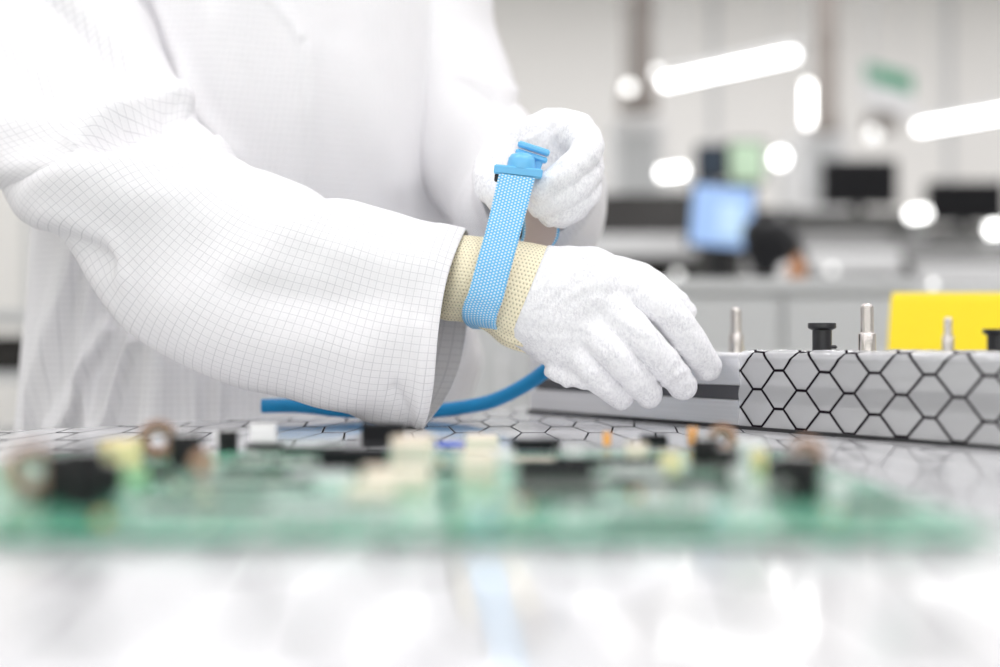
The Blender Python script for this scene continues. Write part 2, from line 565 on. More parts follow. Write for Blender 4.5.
# ================================================================== FIXTURE
L0 = np.array([.0314, 1.453]); fu = np.array([.4905, -.8715]); fv = np.array([.8715, .4905])
def fx(a, v, z): q = L0 + fu * a + fv * v; return (q[0], q[1], TZ + z)
LEN, DEP, HH = .78, .42, .0632
fixt = thing('fixture', 'long silver aluminium fixture box with dark side groove on the honeycomb film', 'fixture', fx(.39, .2, 0))
def extrude(prof, a0, a1, name, mat, parent, flip=False, steps=1):
    m = MB(); n = len(prof)
    P = (lambda a, v, z: fx(a, (DEP - v) if flip else v, z))
    V = [P(a0, v, z) for v, z in prof] + [P(a1, v, z) for v, z in prof]
    Fc = [(i, (i + 1) % n, n + (i + 1) % n, n + i) for i in range(n)]
    Fc += [tuple(range(n - 1, -1, -1)), tuple(range(n, 2 * n))]
    if flip: Fc = [tuple(reversed(f)) for f in Fc]
    m.add(V, Fc); o = m.build(name, mat, parent); return o
arc = [(.006 - .006 * math.cos(t), HH - .006 + .006 * math.sin(t)) for t in np.linspace(0, math.pi / 2, 7)]
rail = [(0, .003), (.0, .0225), (.001, .0235), (.009, .0235), (.009, .036), (.001, .036), (0, .037)] + arc + [(.03, HH), (.03, .003)]
extrude(rail, 0, LEN, 'rail', M['alu'], fixt)
extrude(rail, 0, LEN, 'rail', M['alu'], fixt, flip=True)
def fbox(a0, a1, v0, v1, z0, z1, bev=0): return MB().box((a0, v0, z0), (a1, v1, z1), bev, X=lambda p: fx(*p))
fbox(.001, LEN - .001, .0075, .0088, .0236, .0359).build('groove_liner', M['groove'], fixt)
fbox(.0, .02, .0305, DEP - .0305, .003, HH - .0005).build('end_plate', M['alu'], fixt)
fbox(LEN - .02, LEN, .0305, DEP - .0305, .003, HH - .0005).build('end_plate', M['alu'], fixt)
fbox(.0205, LEN - .0205, .0305, DEP - .0305, .040, .052).build('tray', M['tray'], fixt)
fbox(-.001, LEN, -.0032, .029, 0, .0026).build('foot_strip', M['rubber'], fixt)
fbox(.0, LEN, DEP - .029, DEP - .001, 0, .0028).build('foot_strip', M['rubber'], fixt)

def pin(px, d, ytop, wb_, wt, ystep):
    x, y, _ = W(px, 350, d); zt = CZ - (ytop - HOR) / F * d; zs = CZ - (ystep - HOR) / F * d
    rb, rt = wb_ / 2 / F * d, wt / 2 / F * d; z0 = TZ + .052
    p = [(rb, z0), (rb, zs - .0008), (rb - .0006, zs), (rt + .0003, zs + .0003), (rt, zs + .001), (rt, zt - rt * .7), (rt * .8, zt - rt * .25), (rt * .45, zt - .0002), (.0004, zt)]
    MB().lathe((x, y, 0), p, 32).build('guide_pin', M['steel'], fixt, smooth=True)
pin(736, 1.33, 307, 14.5, 10.5, 334)
pin(867, 1.12, 303, 17.5, 13, 333)
pin(948, 1.40, 317, 11.5, 8, 336)
def knob(px, d, ytop):
    x, y, _ = W(px, 350, d); zt = CZ - (ytop - HOR) / F * d; r = 9.6 / F * d; z0 = TZ + .052
    R = 14 / F * d
    p = [(r * 1.35, z0), (r * 1.35, z0 + .002), (r, z0 + .004), (r, zt - .006), (R * .95, zt - .0045), (R, zt - .0038), (R, zt - .0006), (R * .96, zt)]
    k = MB().lathe((x, y, 0), p, 32).build('knob', M['black'], fixt, smooth=True)
    MB().box((x + r * .3, y - r * .7, z0 + .0145), (x + r * 1.45, y + r * .7, z0 + .0175), .001).build('catch', M['black'], k)
knob(822, 1.14, 323)
knob(997, 1.35, 329)

# clear film wrapped over the near half of the fixture
def film():
    a = np.linspace(.343, LEN + .004, 170)
    prof = [(-.0014, .0028)] + [(-.0012, z) for z in np.linspace(.0045, HH - .006, 22)]
    prof += [(.006 - .0075 * math.cos(t), HH - .006 + .0075 * math.sin(t)) for t in np.linspace(.1, math.pi / 2, 8)]
    prof += [(v, HH + .0015) for v in np.linspace(.01, .021, 5)]
    pr = np.array(prof); s = np.concatenate([[0], np.cumsum(np.hypot(*np.diff(pr, axis=0).T))])
    G = np.zeros((len(a), len(pr), 3)); U = np.zeros((len(a), len(pr), 2))
    for i, aa in enumerate(a):
        for j, (v, z) in enumerate(prof):
            w = mnoise.noise(Vector((aa * 28, z * 70, v * 60))) * .0011 + mnoise.noise(Vector((aa * 90, z * 160, 3))) * .0004
            top = max(0, (z - HH + .01) / .01)
            w *= .5 + 1.2 * top
            q = fx(aa + (.003 * mnoise.noise(Vector((z * 90, 1, 1))) if i == 0 else 0), v - abs(w) if z < HH else v + .004 * mnoise.noise(Vector((aa * 30, 5, 5))) * (v > .018), z + (abs(w) if z > HH - .008 else 0))
            G[i, j] = q; U[i, j] = (aa - .3662, s[j] - s[1] + .0013 + .0012 * mnoise.noise(Vector((aa * 16, s[j] * 20, 9))))
    o = link_mesh('plastic_film', G.reshape(-1, 3), grid_faces(len(a), len(pr), False), M['film'], uv=U.reshape(-1, 2))
    tag(o, 'clear plastic film with black honeycomb lines wrapped round the fixture side', 'film')
film()

# yellow bin behind the fixture
yb = thing('storage_bin', 'yellow plastic bin standing behind the metal fixture', 'bin', (.62, 1.72, TZ))
def tapered(lo, hi, t, X=None):
    return lambda p: p
def bin_body():
    x0, x1, y0, y1, h = .449, .78, 1.625, 1.80, .068 + .0645
    def ring(z, i):
        k = .012 * (z - TZ) / h + i
        return [(x0 + k, y0 + k, z), (x1 - k, y0 + k, z), (x1 - k, y1 - k, z), (x0 + .055 + k, y1 - k, z)]
    V = ring(TZ, .0) + ring(TZ + h - .008, 0) + ring(TZ + h, .002) + ring(TZ + h, .006) + ring(TZ + h - .010, .010)
    Fc = [(3, 2, 1, 0)]
    for r in range(4):
        for i in range(4):
            j = (i + 1) % 4; Fc.append((r * 4 + i, r * 4 + j, r * 4 + 4 + j, r * 4 + 4 + i))
    Fc.append((16, 17, 18, 19))
    MB().add(V, Fc).build('body', M['yellow'], yb)
    MB().box((.60, 1.633, TZ + h - .004), (.70, 1.79, TZ + h + .0), .001).build('lid_rib', M['yellow'], yb)
bin_body()

# ================================================================== CIRCUIT BOARD
BZ = TZ + .003
bd = thing('circuit_board', 'large green circuit board crowded with components, blurred in the foreground', 'circuit board', (-.05, .62, TZ))
MB().box((-.27, .474, BZ), (.172, .845, BZ + .002), 0).build('board', M['pcb'], bd)
for x in (-.25, -.05, .14):
    for y in (.485, .82):
        MB().lathe((x, y, TZ), [(.004, 0), (.004, .003)], 10).build('standoff', M['pin'], bd)
ZB = BZ + .002
def bpos(px, py):
    d = F * (CZ - ZB) / (py - HOR); return (px - 500) / F * d, d
def chip(px, py, w, dd, h, pins=True, mat='chip', rows='y'):
    x, y = bpos(px, py)
    c = MB().box((x - w / 2, y, ZB + .001), (x + w / 2, y + dd, ZB + h), .0006).build('chip', M[mat], bd)
    if pins:
        m = MB(); n = int(w / .0022)
        for i in range(n):
            xx = x - w / 2 + (i + .5) * w / n
            for s in (-1, 1):
                yy = y - .0022 if s < 0 else y + dd
                m.box((xx - .0005, yy, ZB), (xx + .0005, yy + .0022, ZB + .0018))
        m.build('pins', M['pin'], c)
def cap(px, py, r, h, mat='can', stripe=True):
    x, y = bpos(px, py)
    c = MB().lathe((x, y, ZB), [(r * .97, 0), (r, .001), (r, .002), (r * .94, .003), (r, .004), (r, h - .001), (r * .92, h)], 24).build('capacitor', M[mat], bd, smooth=True)
    MB().lathe((x, y, ZB + h), [(r * .84, 0), (r * .82, .0004)], 20).build('cap_top', M['pin'], c, smooth=True)
def conn(px, py, w, dd, h, mat='cream', n=6):
    x, y = bpos(px, py)
    m = MB(); m.box((x - w / 2, y, ZB), (x + w / 2, y + dd, ZB + h * .8), .0006)
    m.box((x - w / 2, y, ZB + h * .8), (x - w / 2 + .0015, y + dd, ZB + h)); m.box((x + w / 2 - .0015, y, ZB + h * .8), (x + w / 2, y + dd, ZB + h))
    m.box((x - w / 2, y + dd - .0015, ZB + h * .8), (x + w / 2, y + dd, ZB + h))
    c = m.build('connector', M[mat], bd)
    q = MB()
    for i in range(n): q.box((x - w / 2 + (i + .5) * w / n - .0005, y + dd * .4, ZB + h * .8), (x - w / 2 + (i + .5) * w / n + .0005, y + dd * .4 + .001, ZB + h * .98))
    q.build('pins', M['pin'], c)
def coil(px, py, R, r, flat=False):
    x, y = bpos(px, py); m = MB(); t = np.linspace(0, 2 * math.pi * 22, 500)
    pts = [(x + (R + r * math.cos(q)) * math.cos(q / 22), y + r * math.sin(q) , ZB + R + r + .001 + (R + r * math.cos(q)) * math.sin(q / 22)) for q in t]
    m.tube(pts, .0007, 6)
    c = m.build('inductor', M['copper'], bd, smooth=True)
    k = MB(); pts = [(x + R * math.cos(a), y, ZB + R + r + .001 + R * math.sin(a)) for a in np.linspace(0, 2 * math.pi, 30)]
    k.tube(pts, r * .8, 10); k.build('core', M['can'], c, smooth=True)
def sink(px, py, w, dd, h, mat='alu'):
    x, y = bpos(px, py); m = MB(); m.box((x - w / 2, y, ZB), (x + w / 2, y + dd, ZB + .003))
    n = int(w / .003)
    for i in range(n): m.box((x - w / 2 + i * w / n, y, ZB + .003), (x - w / 2 + i * w / n + .0012, y + dd, ZB + h))
    m.build('heat_sink', M[mat], bd)
# (image column, row of the base on the board)
cap(86, 508, .0078, .024); cap(62, 500, .0065, .020); coil(32, 500, .008, .003); cap(108, 495, .006, .014)
conn(118, 468, .020, .012, .014, 'cream_y'); conn(128, 482, .016, .008, .006, 'lime'); cap(10, 478, .004, .008, 'cream')
coil(158, 462, .008, .003); cap(186, 468, .0085, .018); chip(150, 480, .022, .010, .005, False); coil(202, 478, .004, .002)
conn(262, 444, .016, .012, .013, 'white'); chip(264, 452, .022, .010, .005); cap(228, 450, .006, .012); conn(222, 446, .010, .008, .009, 'white')
chip(70, 470, .02, .012, .004); chip(290, 462, .060, .012, .003); chip(245, 488, .055, .014, .003)
chip(382, 447, .026, .016, .014, False); chip(352, 472, .034, .016, .012, False); chip(340, 462, .02, .01, .006)
conn(412, 468, .022, .014, .016, 'cream'); conn(396, 492, .030, .014, .010, 'cream'); conn(370, 500, .020, .012, .006, 'cream')
conn(482, 452, .020, .014, .010, 'cream'); conn(478, 482, .018, .014, .014, 'cream'); conn(500, 468, .014, .010, .010, 'white')
chip(535, 452, .030, .016, .007, False); chip(525, 462, .034, .012, .003, True, 'cream'); chip(556, 494, .034, .018, .014, False); chip(600, 468, .075, .014, .003); chip(590, 488, .04, .02, .003)
conn(607, 446, .005, .005, .009, 'amber', 1); conn(637, 462, .012, .010, .010, 'cream'); conn(575, 462, .010, .008, .008, 'white')
chip(655, 450, .016, .010, .009, False); conn(672, 474, .010, .010, .010, 'cream_y'); chip(680, 492, .05, .014, .003)
cap(706, 468, .008, .016); cap(728, 474, .006, .013); conn(693, 446, .006, .005, .012, 'amber', 1); coil(722, 455, .006, .0025)
conn(752, 462, .014, .010, .012, 'white'); conn(760, 470, .008, .008, .010, 'cream_y', 4); cap(742, 486, .005, .009, 'white')
cap(800, 498, .0085, .019); cap(782, 488, .007, .014); coil(806, 478, .006, .003); cap(838, 500, .005, .009, 'white')
cap(700, 508, .005, .006, 'white'); cap(655, 505, .006, .006, 'white'); cap(575, 520, .006, .004, 'white'); cap(750, 512, .005, .006, 'white')  # white caps stand in for glints on the board, highlights put into their colour
chip(200, 512, .05, .014, .003); chip(330, 516, .05, .012, .003, True, 'tray'); chip(660, 522, .04, .010, .003, True); chip(880, 512, .024, .012, .003)
conn(418, 448, .008, .006, .005, 'blue_part', 4); conn(450, 447, .020, .006, .003, 'blue_part', 4); sink(320, 482, .03, .012, .005); sink(640, 480, .026, .012, .006)
def header(px, py, n, h=.008, pitch=.0026):
    x, y = bpos(px, py); m = MB(); x0 = x - n * pitch / 2
    o = MB().box((x0, y, ZB), (x0 + n * pitch, y + .003, ZB + .0025)).build('pin_header', M['chip'], bd)
    for i in range(n): m.box((x0 + (i + .3) * pitch, y + .001, ZB + .0025), (x0 + (i + .3) * pitch + .0008, y + .0018, ZB + h))
    m.build('pins', M['pin'], o)
for q in ((300, 452, 20), (285, 472, 24), (615, 462, 26), (660, 484, 30), (560, 500, 14), (215, 488, 16), (430, 474, 10), (770, 500, 12)): header(*q)
for i in range(110):
    px, py = random.uniform(20, 900), random.uniform(455, 525)
    x, y = bpos(px, py)
    if -.26 < x < .15 and .44 < y < .83:
        w = random.uniform(.002, .0055)
        MB().box((x, y, ZB), (x + w, y + w * .6, ZB + w * .5), .0003).build('resistor', M[random.choice(['cream', 'chip', 'white', 'white', 'pin', 'pin', 'pin', 'amber'])], bd)

# ================================================================== PERSON
base = W(240, 350, 1.62)
person = thing('person', 'person in white grid-checked lab coat holding up a blue strap', 'person', (base[0], base[1], 0))
SA = np.array([.82, .572]); FN = np.array([.572, -.82])      # shoulder axis (to their left) and facing direction

def coat_body():
    zs = [.42, .70, .90, 1.00, 1.10, 1.20, 1.30, 1.38, 1.43, 1.47, 1.50]
    a = [.275, .262, .25, .25, .245, .225, .205, .20, .175, .12, .075]
    b = [.215, .20, .175, .17, .165, .16, .15, .14, .12, .09, .07]
    cx = [-.285, -.285, -.285, -.28, -.275, -.262, -.25, -.25, -.25, -.25, -.25]
    cy = [1.60, 1.60, 1.585, 1.58, 1.57, 1.56, 1.56, 1.565, 1.57, 1.57, 1.57]
    m, n = 330, 520
    Sx = catmull(np.stack([zs, a, b, cx, cy], -1), m)
    th = np.linspace(0, 2 * math.pi, n, endpoint=False)
    z = Sx[:, 0][:, None] + 0 * th
    # squared-off ellipse
    e = 2.3
    c = np.sign(np.cos(th)) * np.abs(np.cos(th)) ** (2 / e); s = np.sign(np.sin(th)) * np.abs(np.sin(th)) ** (2 / e)
    wav = np.zeros((m, n))
    low = np.clip((1.16 - Sx[:, 0]) / .45, 0, 1)[:, None]
    for k, ph, am in ((9, .4, .005), (14, 1.9, .0045), (23, .3, .0022)):
        wav += am * np.sin(k * th[None] + ph + 2.2 * (Sx[:, 0][:, None] - 1.0) * math.sin(k)) * (.2 + low * 1.3)
    A = (Sx[:, 1][:, None] + wav) * c; B = (Sx[:, 2][:, None] + wav) * s
    X = Sx[:, 3][:, None] + A * SA[0] + B * FN[0]; Y = Sx[:, 4][:, None] + A * SA[1] + B * FN[1]
    G = np.stack([X, Y, z], -1)
    px, py = project(G)
    N = grid_normals(G, True)
    cen = np.stack([Sx[:, 3], Sx[:, 4], Sx[:, 0]], -1)[:, None]
    if ((G - cen) * N).sum() < 0: N = -N
    L = [([(128, -10, .010), (158, 50, .014), (195, 118, .016), (240, 172, .008)], 14, 'c', 5),
         ([(262, -10, .001), (294, 25, .003), (303, 50, .007), (307, 95, .006), (310, 185, .001)], 12, 'c', 4),
         ([(302, 42, -.004), (307, 90, -.002)], 4, 'g', 0),
         ([(134, -10, -.012), (150, 25, -.018), (164, 58, -.014), (176, 90, -.003)], 7, 'g', 0),
         ([(215, 20, .004), (235, 150, .006)], 18, 'g', 0),
         ([(350, 60, .003), (395, 180, .006)], 22, 'g', 0),
         ([(455, 215, .006), (475, 160, .007), (490, 120, .003)], 14, 'g', 0),
         ([(78, 245, .004), (62, 330, .009), (45, 430, .010)], 7, 'c', 13),
         ([(108, 330, .006), (85, 385, .009), (66, 430, .009)], 5, 'c', 9),
         ([(95, 250, .002), (88, 340, .006), (93, 430, .006)], 8, 'g', 0),
         ([(138, 340, .006), (122, 380, .009), (108, 430, .010)], 5, 'c', 12),
         ([(160, 350, .002), (150, 430, .004)], 12, 'g', 0),
         ([(195, 370, .003), (192, 430, .005)], 5, 'c', 10),
         ([(220, 380, .004), (218, 430, .006)], 4, 'c', 9),
         ([(452, 330, .009), (470, 400, .012)], 12, 'g', 0)]
    front = (N[..., 1] < .25)
    D = folds(px, py, L) * front * np.where(py > 215, 2.3, .9)
    nz = np.array([[mnoise.noise(Vector((G[i, j, 0] * 9, G[i, j, 1] * 9, G[i, j, 2] * 5))) for j in range(0, n, 4)] for i in range(0, m, 3)])
    nz = np.repeat(np.repeat(nz, 4, 1)[:, :n], 3, 0)[:m]
    k = np.ones(7) / 7
    for _ in range(2):
        nz = np.apply_along_axis(lambda v: np.convolve(np.pad(v, 3, mode='edge'), k, 'valid'), 0, nz)
        nz = np.apply_along_axis(lambda v: np.convolve(np.pad(v, 3, mode='wrap'), k, 'valid'), 1, nz)
    G = G + N * (D + nz * .012)[..., None]
    ds = np.linalg.norm(np.roll(G, -1, 1) - G, axis=-1); tot = ds.mean(0).sum() * np.ones(m)
    ref = ds[m // 2]; cum = np.concatenate([[0], np.cumsum(ref)[:-1]]); total = ref.sum()
    Vc = np.broadcast_to(cum, (m, n)); U = G[..., 2] * 1.0
    uvf = wrap_uv(m, n, U, Vc, np.full(m, total))
    o = link_mesh('coat', G.reshape(-1, 3), [tuple(reversed(f)) for f in grid_faces(m, n, True)], M['coat'], person, uv=uvf)
    return o
coat = coat_body()

def sleeve_right():
    # (x, y) of the upper/inner outline, (x, y) of the lower/outer outline, distance, half thickness
    S = [(200, -150, 60, -195, 1.52, .06), (140, -80, -70, -110, 1.43, .08), (132, -15, -72, -20, 1.385, .08), (148, 28, -58, 50, 1.35, .08),
         (168, 68, -50, 98, 1.31, .078), (186, 100, -46, 142, 1.27, .074), (198, 120, -16, 177, 1.24, .07), (216, 143, 44, 209, 1.215, .068),
         (240, 162, 88, 264, 1.20, .068), (270, 178, 143, 327, 1.19, .068), (312, 192, 216, 377, 1.18, .068), (360, 205, 292, 400, 1.175, .066),
         (412, 219, 362, 421, 1.170, .064), (462, 231, 425, 424.5, 1.165, .063)]
    m, n = 420, 300
    Q = catmull(np.array(S, float), m)
    th = np.linspace(0, 2 * math.pi, n, endpoint=False)
    T = np.stack([(Q[:, 0] - 500) / F * Q[:, 4], Q[:, 4], CZ - (Q[:, 1] - HOR) / F * Q[:, 4]], -1)
    Bt = np.stack([(Q[:, 2] - 500) / F * Q[:, 4], Q[:, 4], CZ - (Q[:, 3] - HOR) / F * Q[:, 4]], -1)
    C = (T + Bt) / 2; A = (T - Bt) / 2
    e = 2.15
    c = np.sign(np.cos(th)) * np.abs(np.cos(th)) ** (2 / e); s = np.sign(np.sin(th)) * np.abs(np.sin(th)) ** (2 / e)
    G = C[:, None] + A[:, None] * c[None, :, None]
    G[..., 1] -= Q[:, 5][:, None] * s[None]
    # hem: the far side of the opening reaches a little further
    t = np.linspace(0, 1, m)
    endk = np.clip((t - .9) / .1, 0, 1)[:, None] ** 2
    G[..., 0] += endk * (np.clip(-s, 0, 1) * .016 + .003 * np.sin(th * 3 + 1))[None]
    N = grid_normals(G, True)
    if ((G - C[:, None]) * N).sum() < 0: N = -N
    px, py = project(G)
    L = [([(-15, 194, .006), (30, 177, .018), (80, 160, .020), (130, 150, .016), (172, 146, .006)], 22, 'r', 0),
         ([(-15, 178, .0), (30, 162, .004), (75, 146, .009), (92, 135, .003)], 14, 'g', 0),
         ([(92, 146, -.010), (125, 130, -.024), (165, 120, -.024), (188, 120, -.010)], 10, 'g', 0),
         ([(86, 142, .006), (112, 118, .014), (145, 104, .015), (175, 99, .013), (196, 106, .006)], 16, 'c', 7),
         ([(35, -10, -.010), (80, 25, -.018), (115, 60, -.018), (150, 92, -.006)], 12, 'g', 0),
         ([(60, -10, .004), (110, 35, .008), (150, 70, .006)], 10, 'g', 0),
         ([(0, 60, -.004), (35, 90, -.006), (70, 110, -.002)], 16, 'g', 0),
         ([(60, 215, .004), (85, 225, .004), (112, 236, .001)], 12, 'g', 0),
         ([(60, 228, -.004), (90, 250, -.012), (108, 262, -.010)], 12, 'g', 0),
         ([(112, 236, .002), (118, 256, .005), (130, 300, .002)], 7, 'g', 0),
         ([(70, 245, .004), (110, 300, .009), (150, 345, .008), (200, 385, .004)], 10, 'g', 0),
         ([(235, 290, -.003), (320, 300, -.004), (400, 300, -.003)], 20, 'g', 0),
         ([(210, 340, .003), (280, 350, .004), (350, 352, .003)], 22, 'g', 0),
         ([(420, 330, .003), (424, 380, .005), (420, 420, .004)], 10, 'g', 0),
         ([(395, 390, -.005), (412, 420, -.005)], 8, 'g', 0),
         ([(280, 225, .002), (340, 250, .004), (430, 262, .003)], 16, 'g', 0)]
    front = np.clip(-N[..., 1] * 3 + .6, 0, 1)
    D = folds(px, py, L) * front
    nz = np.zeros((m, n))
    for (ku, kv, am, ph) in ((14, 2, .0020, .3), (25, 3, .0012, 1.4), (8, 5, .0016, 2.2), (41, 4, .0006, .9)):
        nz += am * np.sin(ku * t[:, None] * 2 + kv * th[None] + ph + 1.7 * np.sin(3 * t[:, None] * 3 + th[None]))
    G = G + N * (D + nz * (1 - endk * .6))[..., None]
    G[..., 2] = np.maximum(G[..., 2], TZ + .0012)
    # hem band: a doubled edge a couple of mm proud near the cuff
    hem = (np.clip((t - .955) / .004, 0, 1) * np.clip((1.0 - t) / .002 + .3, 0, 1))[:, None, None]
    G = G + N * hem * .0007
    ds = np.linalg.norm(np.roll(G, -1, 1) - G, axis=-1)
    ref = ds[int(m * .8)]; cum = np.concatenate([[0], np.cumsum(ref)[:-1]]); total = ref.sum()
    Vc = np.broadcast_to(cum, (m, n))
    # length measured along the middle of the side that faces the room
    mid = G[:, n // 4]; U1 = np.concatenate([[0], np.cumsum(np.linalg.norm(np.diff(mid, axis=0), axis=1))])
    U = np.broadcast_to(U1[:, None], (m, n))
    uvf = wrap_uv(m, n, U, Vc, np.full(m, total))
    o = link_mesh('sleeve', G.reshape(-1, 3), grid_faces(m, n, True), M['coat'], coat, uv=uvf)
    md = o.modifiers.new('cloth', 'SOLIDIFY'); md.thickness = .0011; md.offset = -1
    return o

def sleeve_left():
    pts = [W(432, -150, 1.64), W(424, -60, 1.64), W(428, 10, 1.62), W(445, 75, 1.59), W(470, 140, 1.55), W(515, 196, 1.50), W(540, 206, 1.44), W(541, 196, 1.36), W(539, 186, 1.28), W(538, 182, 1.235)]
    R = np.array([.07, .074, .074, .071, .07, .072, .068, .060, .055, .0525])
    m, n = 260, 200
    C = catmull(pts, m); Rr = catmull(R[:, None], m)[:, 0]
    T, N0, B0 = frames(C)
    th = np.linspace(0, 2 * math.pi, n, endpoint=False); t = np.linspace(0, 1, m)
    rr = Rr[:, None] + .0035 * np.sin(3 * th + 9 * t[:, None]) * (1 - t[:, None] * .3) + .003 * np.sin(2 * th - 30 * t[:, None]) + .004 * np.sin(44 * t)[:, None] * np.exp(-((t - .58) / .15) ** 2)[:, None]
    G = C[:, None] + rr[..., None] * (np.cos(th)[None, :, None] * N0[:, None] + np.sin(th)[None, :, None] * B0[:, None])
    px, py = project(G); N = grid_normals(G, True)
    if ((G - C[:, None]) * N).sum() < 0: N = -N
    G = G + N * (folds(px, py, [([(468, 86, -.006), (490, 97, -.014), (512, 106, -.010)], 8, 'g', 0), ([(462, 76, .004), (490, 84, .006), (516, 94, .004)], 7, 'g', 0)]) * (N[..., 1] < .2))[..., None]
    U = np.broadcast_to((t * 1.0)[:, None] * .72, (m, n)); Vc = np.broadcast_to(th * .068, (m, n))
    uvf = wrap_uv(m, n, U, Vc, np.full(m, 2 * math.pi * .068))
    o = link_mesh('sleeve', G.reshape(-1, 3), grid_faces(m, n, True), M['coat'], coat, uv=uvf)
    md = o.modifiers.new('cloth', 'SOLIDIFY'); md.thickness = .0012; md.offset = 0
sleeve_right(); sleeve_left()

def make_collar():
    m = MB(); c = np.array([-.25, 1.575])
    a = np.linspace(0, 2 * math.pi, 60, endpoint=False); G = []
    for k, (r, z) in enumerate(((.078, 1.49), (.070, 1.53), (.072, 1.545), (.088, 1.51), (.098, 1.475))):
        G.append(np.stack([c[0] + r * np.cos(a), c[1] + r * .9 * np.sin(a), z + 0 * a], -1))
    G = np.array(G); link_mesh('collar', G.reshape(-1, 3), grid_faces(5, 60, True), M['coat'], coat, uv=np.stack([G[..., 2].ravel(), np.tile(a * .08, 5)], -1))
make_collar()

# ---- right glove (reaching over the fixture)
def glove(name, metac, fingers, clip, lo, hi, h=.0016, extra=None, k1=.012, k2=.007):
    mc = px_cones(metac); fg = px_cones(fingers)
    ex_ = px_cones(extra) if extra else []
    def fn(P):
        s = None
        for ch in mc:
            q = chain_sdf(P, ch, .004); s = q if s is None else smin(s, q, k1)
        f = None
        for ch in fg:
            q = chain_sdf(P, ch, .010); f = q if f is None else smin(f, q, .0008)
        s = smin(s, f, k2)
        for ch in ex_: s = smin(s, chain_sdf(P, ch), .004)
        w = .0007 * np.sin(P[..., 0] * 190 + 4 * np.sin(P[..., 2] * 90)) * np.sin(P[..., 2] * 160 + 3 * np.sin(P[..., 0] * 70))
        s = s + w
        if clip is not None: s = np.maximum(s, clip(P))
        return s
    V, Q = nets(fn, lo, hi, h)
    V = relax(V, Q, 2, .45)
    return link_mesh(name, V, Q, M['glove'], person)

def clipR(P):
    a = W(547, 246, 1.15); b = W(508, 342, 1.15)
    dx, dz = b[0] - a[0], b[2] - a[2]; L = math.hypot(dx, dz)
    # points left of the slanted cuff line are cut away
    return -(((P[..., 0] - a[0]) * (-dz) + (P[..., 2] - a[2]) * dx) / L)
GR = glove('glove',
    [[(500, 278, 1.152, 40), (548, 286, 1.150, 37), (590, 287, 1.150, 36)],
     [(525, 290, 1.150, 40), (580, 283, 1.150, 34), (618, 288, 1.154, 24)],
     [(525, 300, 1.148, 38), (570, 305, 1.146, 32), (600, 310, 1.150, 22)],
     [(530, 305, 1.148, 36), (562, 325, 1.145, 30), (586, 335, 1.149, 20)],
     [(535, 315, 1.148, 34), (556, 342, 1.146, 26), (574, 356, 1.150, 18)],
     [(590, 290, 1.155, 36), (600, 330, 1.150, 28)]],
    [[(618, 281, 1.150, 20), (662, 308, 1.138, 18.5), (690, 342, 1.146, 17), (708, 367, 1.160, 14.5)],
     [(598, 297, 1.142, 20), (636, 332, 1.128, 17.5), (664, 363, 1.136, 16.5), (683, 386, 1.150, 14.8)],
     [(582, 318, 1.140, 18), (612, 352, 1.126, 16.5), (634, 376, 1.133, 15.5), (649, 394, 1.146, 14.2)],
     [(566, 342, 1.142, 17), (590, 370, 1.133, 14.5), (608, 388, 1.139, 13.5), (621, 398, 1.148, 12.8)],
     [(590, 275, 1.165, 26), (640, 283, 1.180, 20), (668, 301, 1.185, 17), (682, 312, 1.186, 14.5)]],
    clipR, W(495, 425, 1.08), np.array(W(735, 235, 1.25)) + [0, 0, .01], h=.0015,
    extra=[[(570, 378, 1.138, 8), (582, 384, 1.135, 6)], [(552, 372, 1.14, 8), (566, 383, 1.138, 5)]], k1=.012, k2=.005)

# ---- left glove (pinching the strap clasp)
def clipL(P): return P[..., 1] - 1.262
GL = glove('glove',
    [[(528, 178, 1.275, 44), (535, 160, 1.235, 40), (556, 140, 1.205, 30)],
     [(530, 172, 1.250, 42), (552, 160, 1.215, 36), (574, 150, 1.195, 26)],
     [(532, 175, 1.250, 40), (556, 172, 1.215, 34), (578, 172, 1.195, 25)],
     [(525, 160, 1.235, 34), (515, 146, 1.205, 22), (545, 134, 1.20, 22)],
     [(545, 190, 1.23, 30), (570, 195, 1.20, 24)]],
    [[(556, 134, 1.205, 24), (574, 133, 1.180, 22), (587, 149, 1.152, 16.5), (566, 172, 1.135, 14.5), (539, 190, 1.136, 13.5)],
     [(574, 150, 1.195, 22), (588, 172, 1.160, 16), (567, 193, 1.142, 14.5), (540, 205, 1.146, 13)],
     [(576, 172, 1.195, 21), (587, 192, 1.165, 15), (570, 208, 1.152, 13.5), (550, 215, 1.156, 12)],
     [(570, 195, 1.195, 18), (578, 206, 1.175, 13), (560, 217, 1.165, 11.5)],
     [(515, 150, 1.215, 25), (496, 165, 1.190, 21), (489, 184, 1.170, 16.5), (498, 198, 1.160, 13.5)]],
    clipL, W(460, 250, 1.09), np.array(W(625, 95, 1.28)) + [0.01, 0, .01], h=.0015, k1=.010, k2=.005)

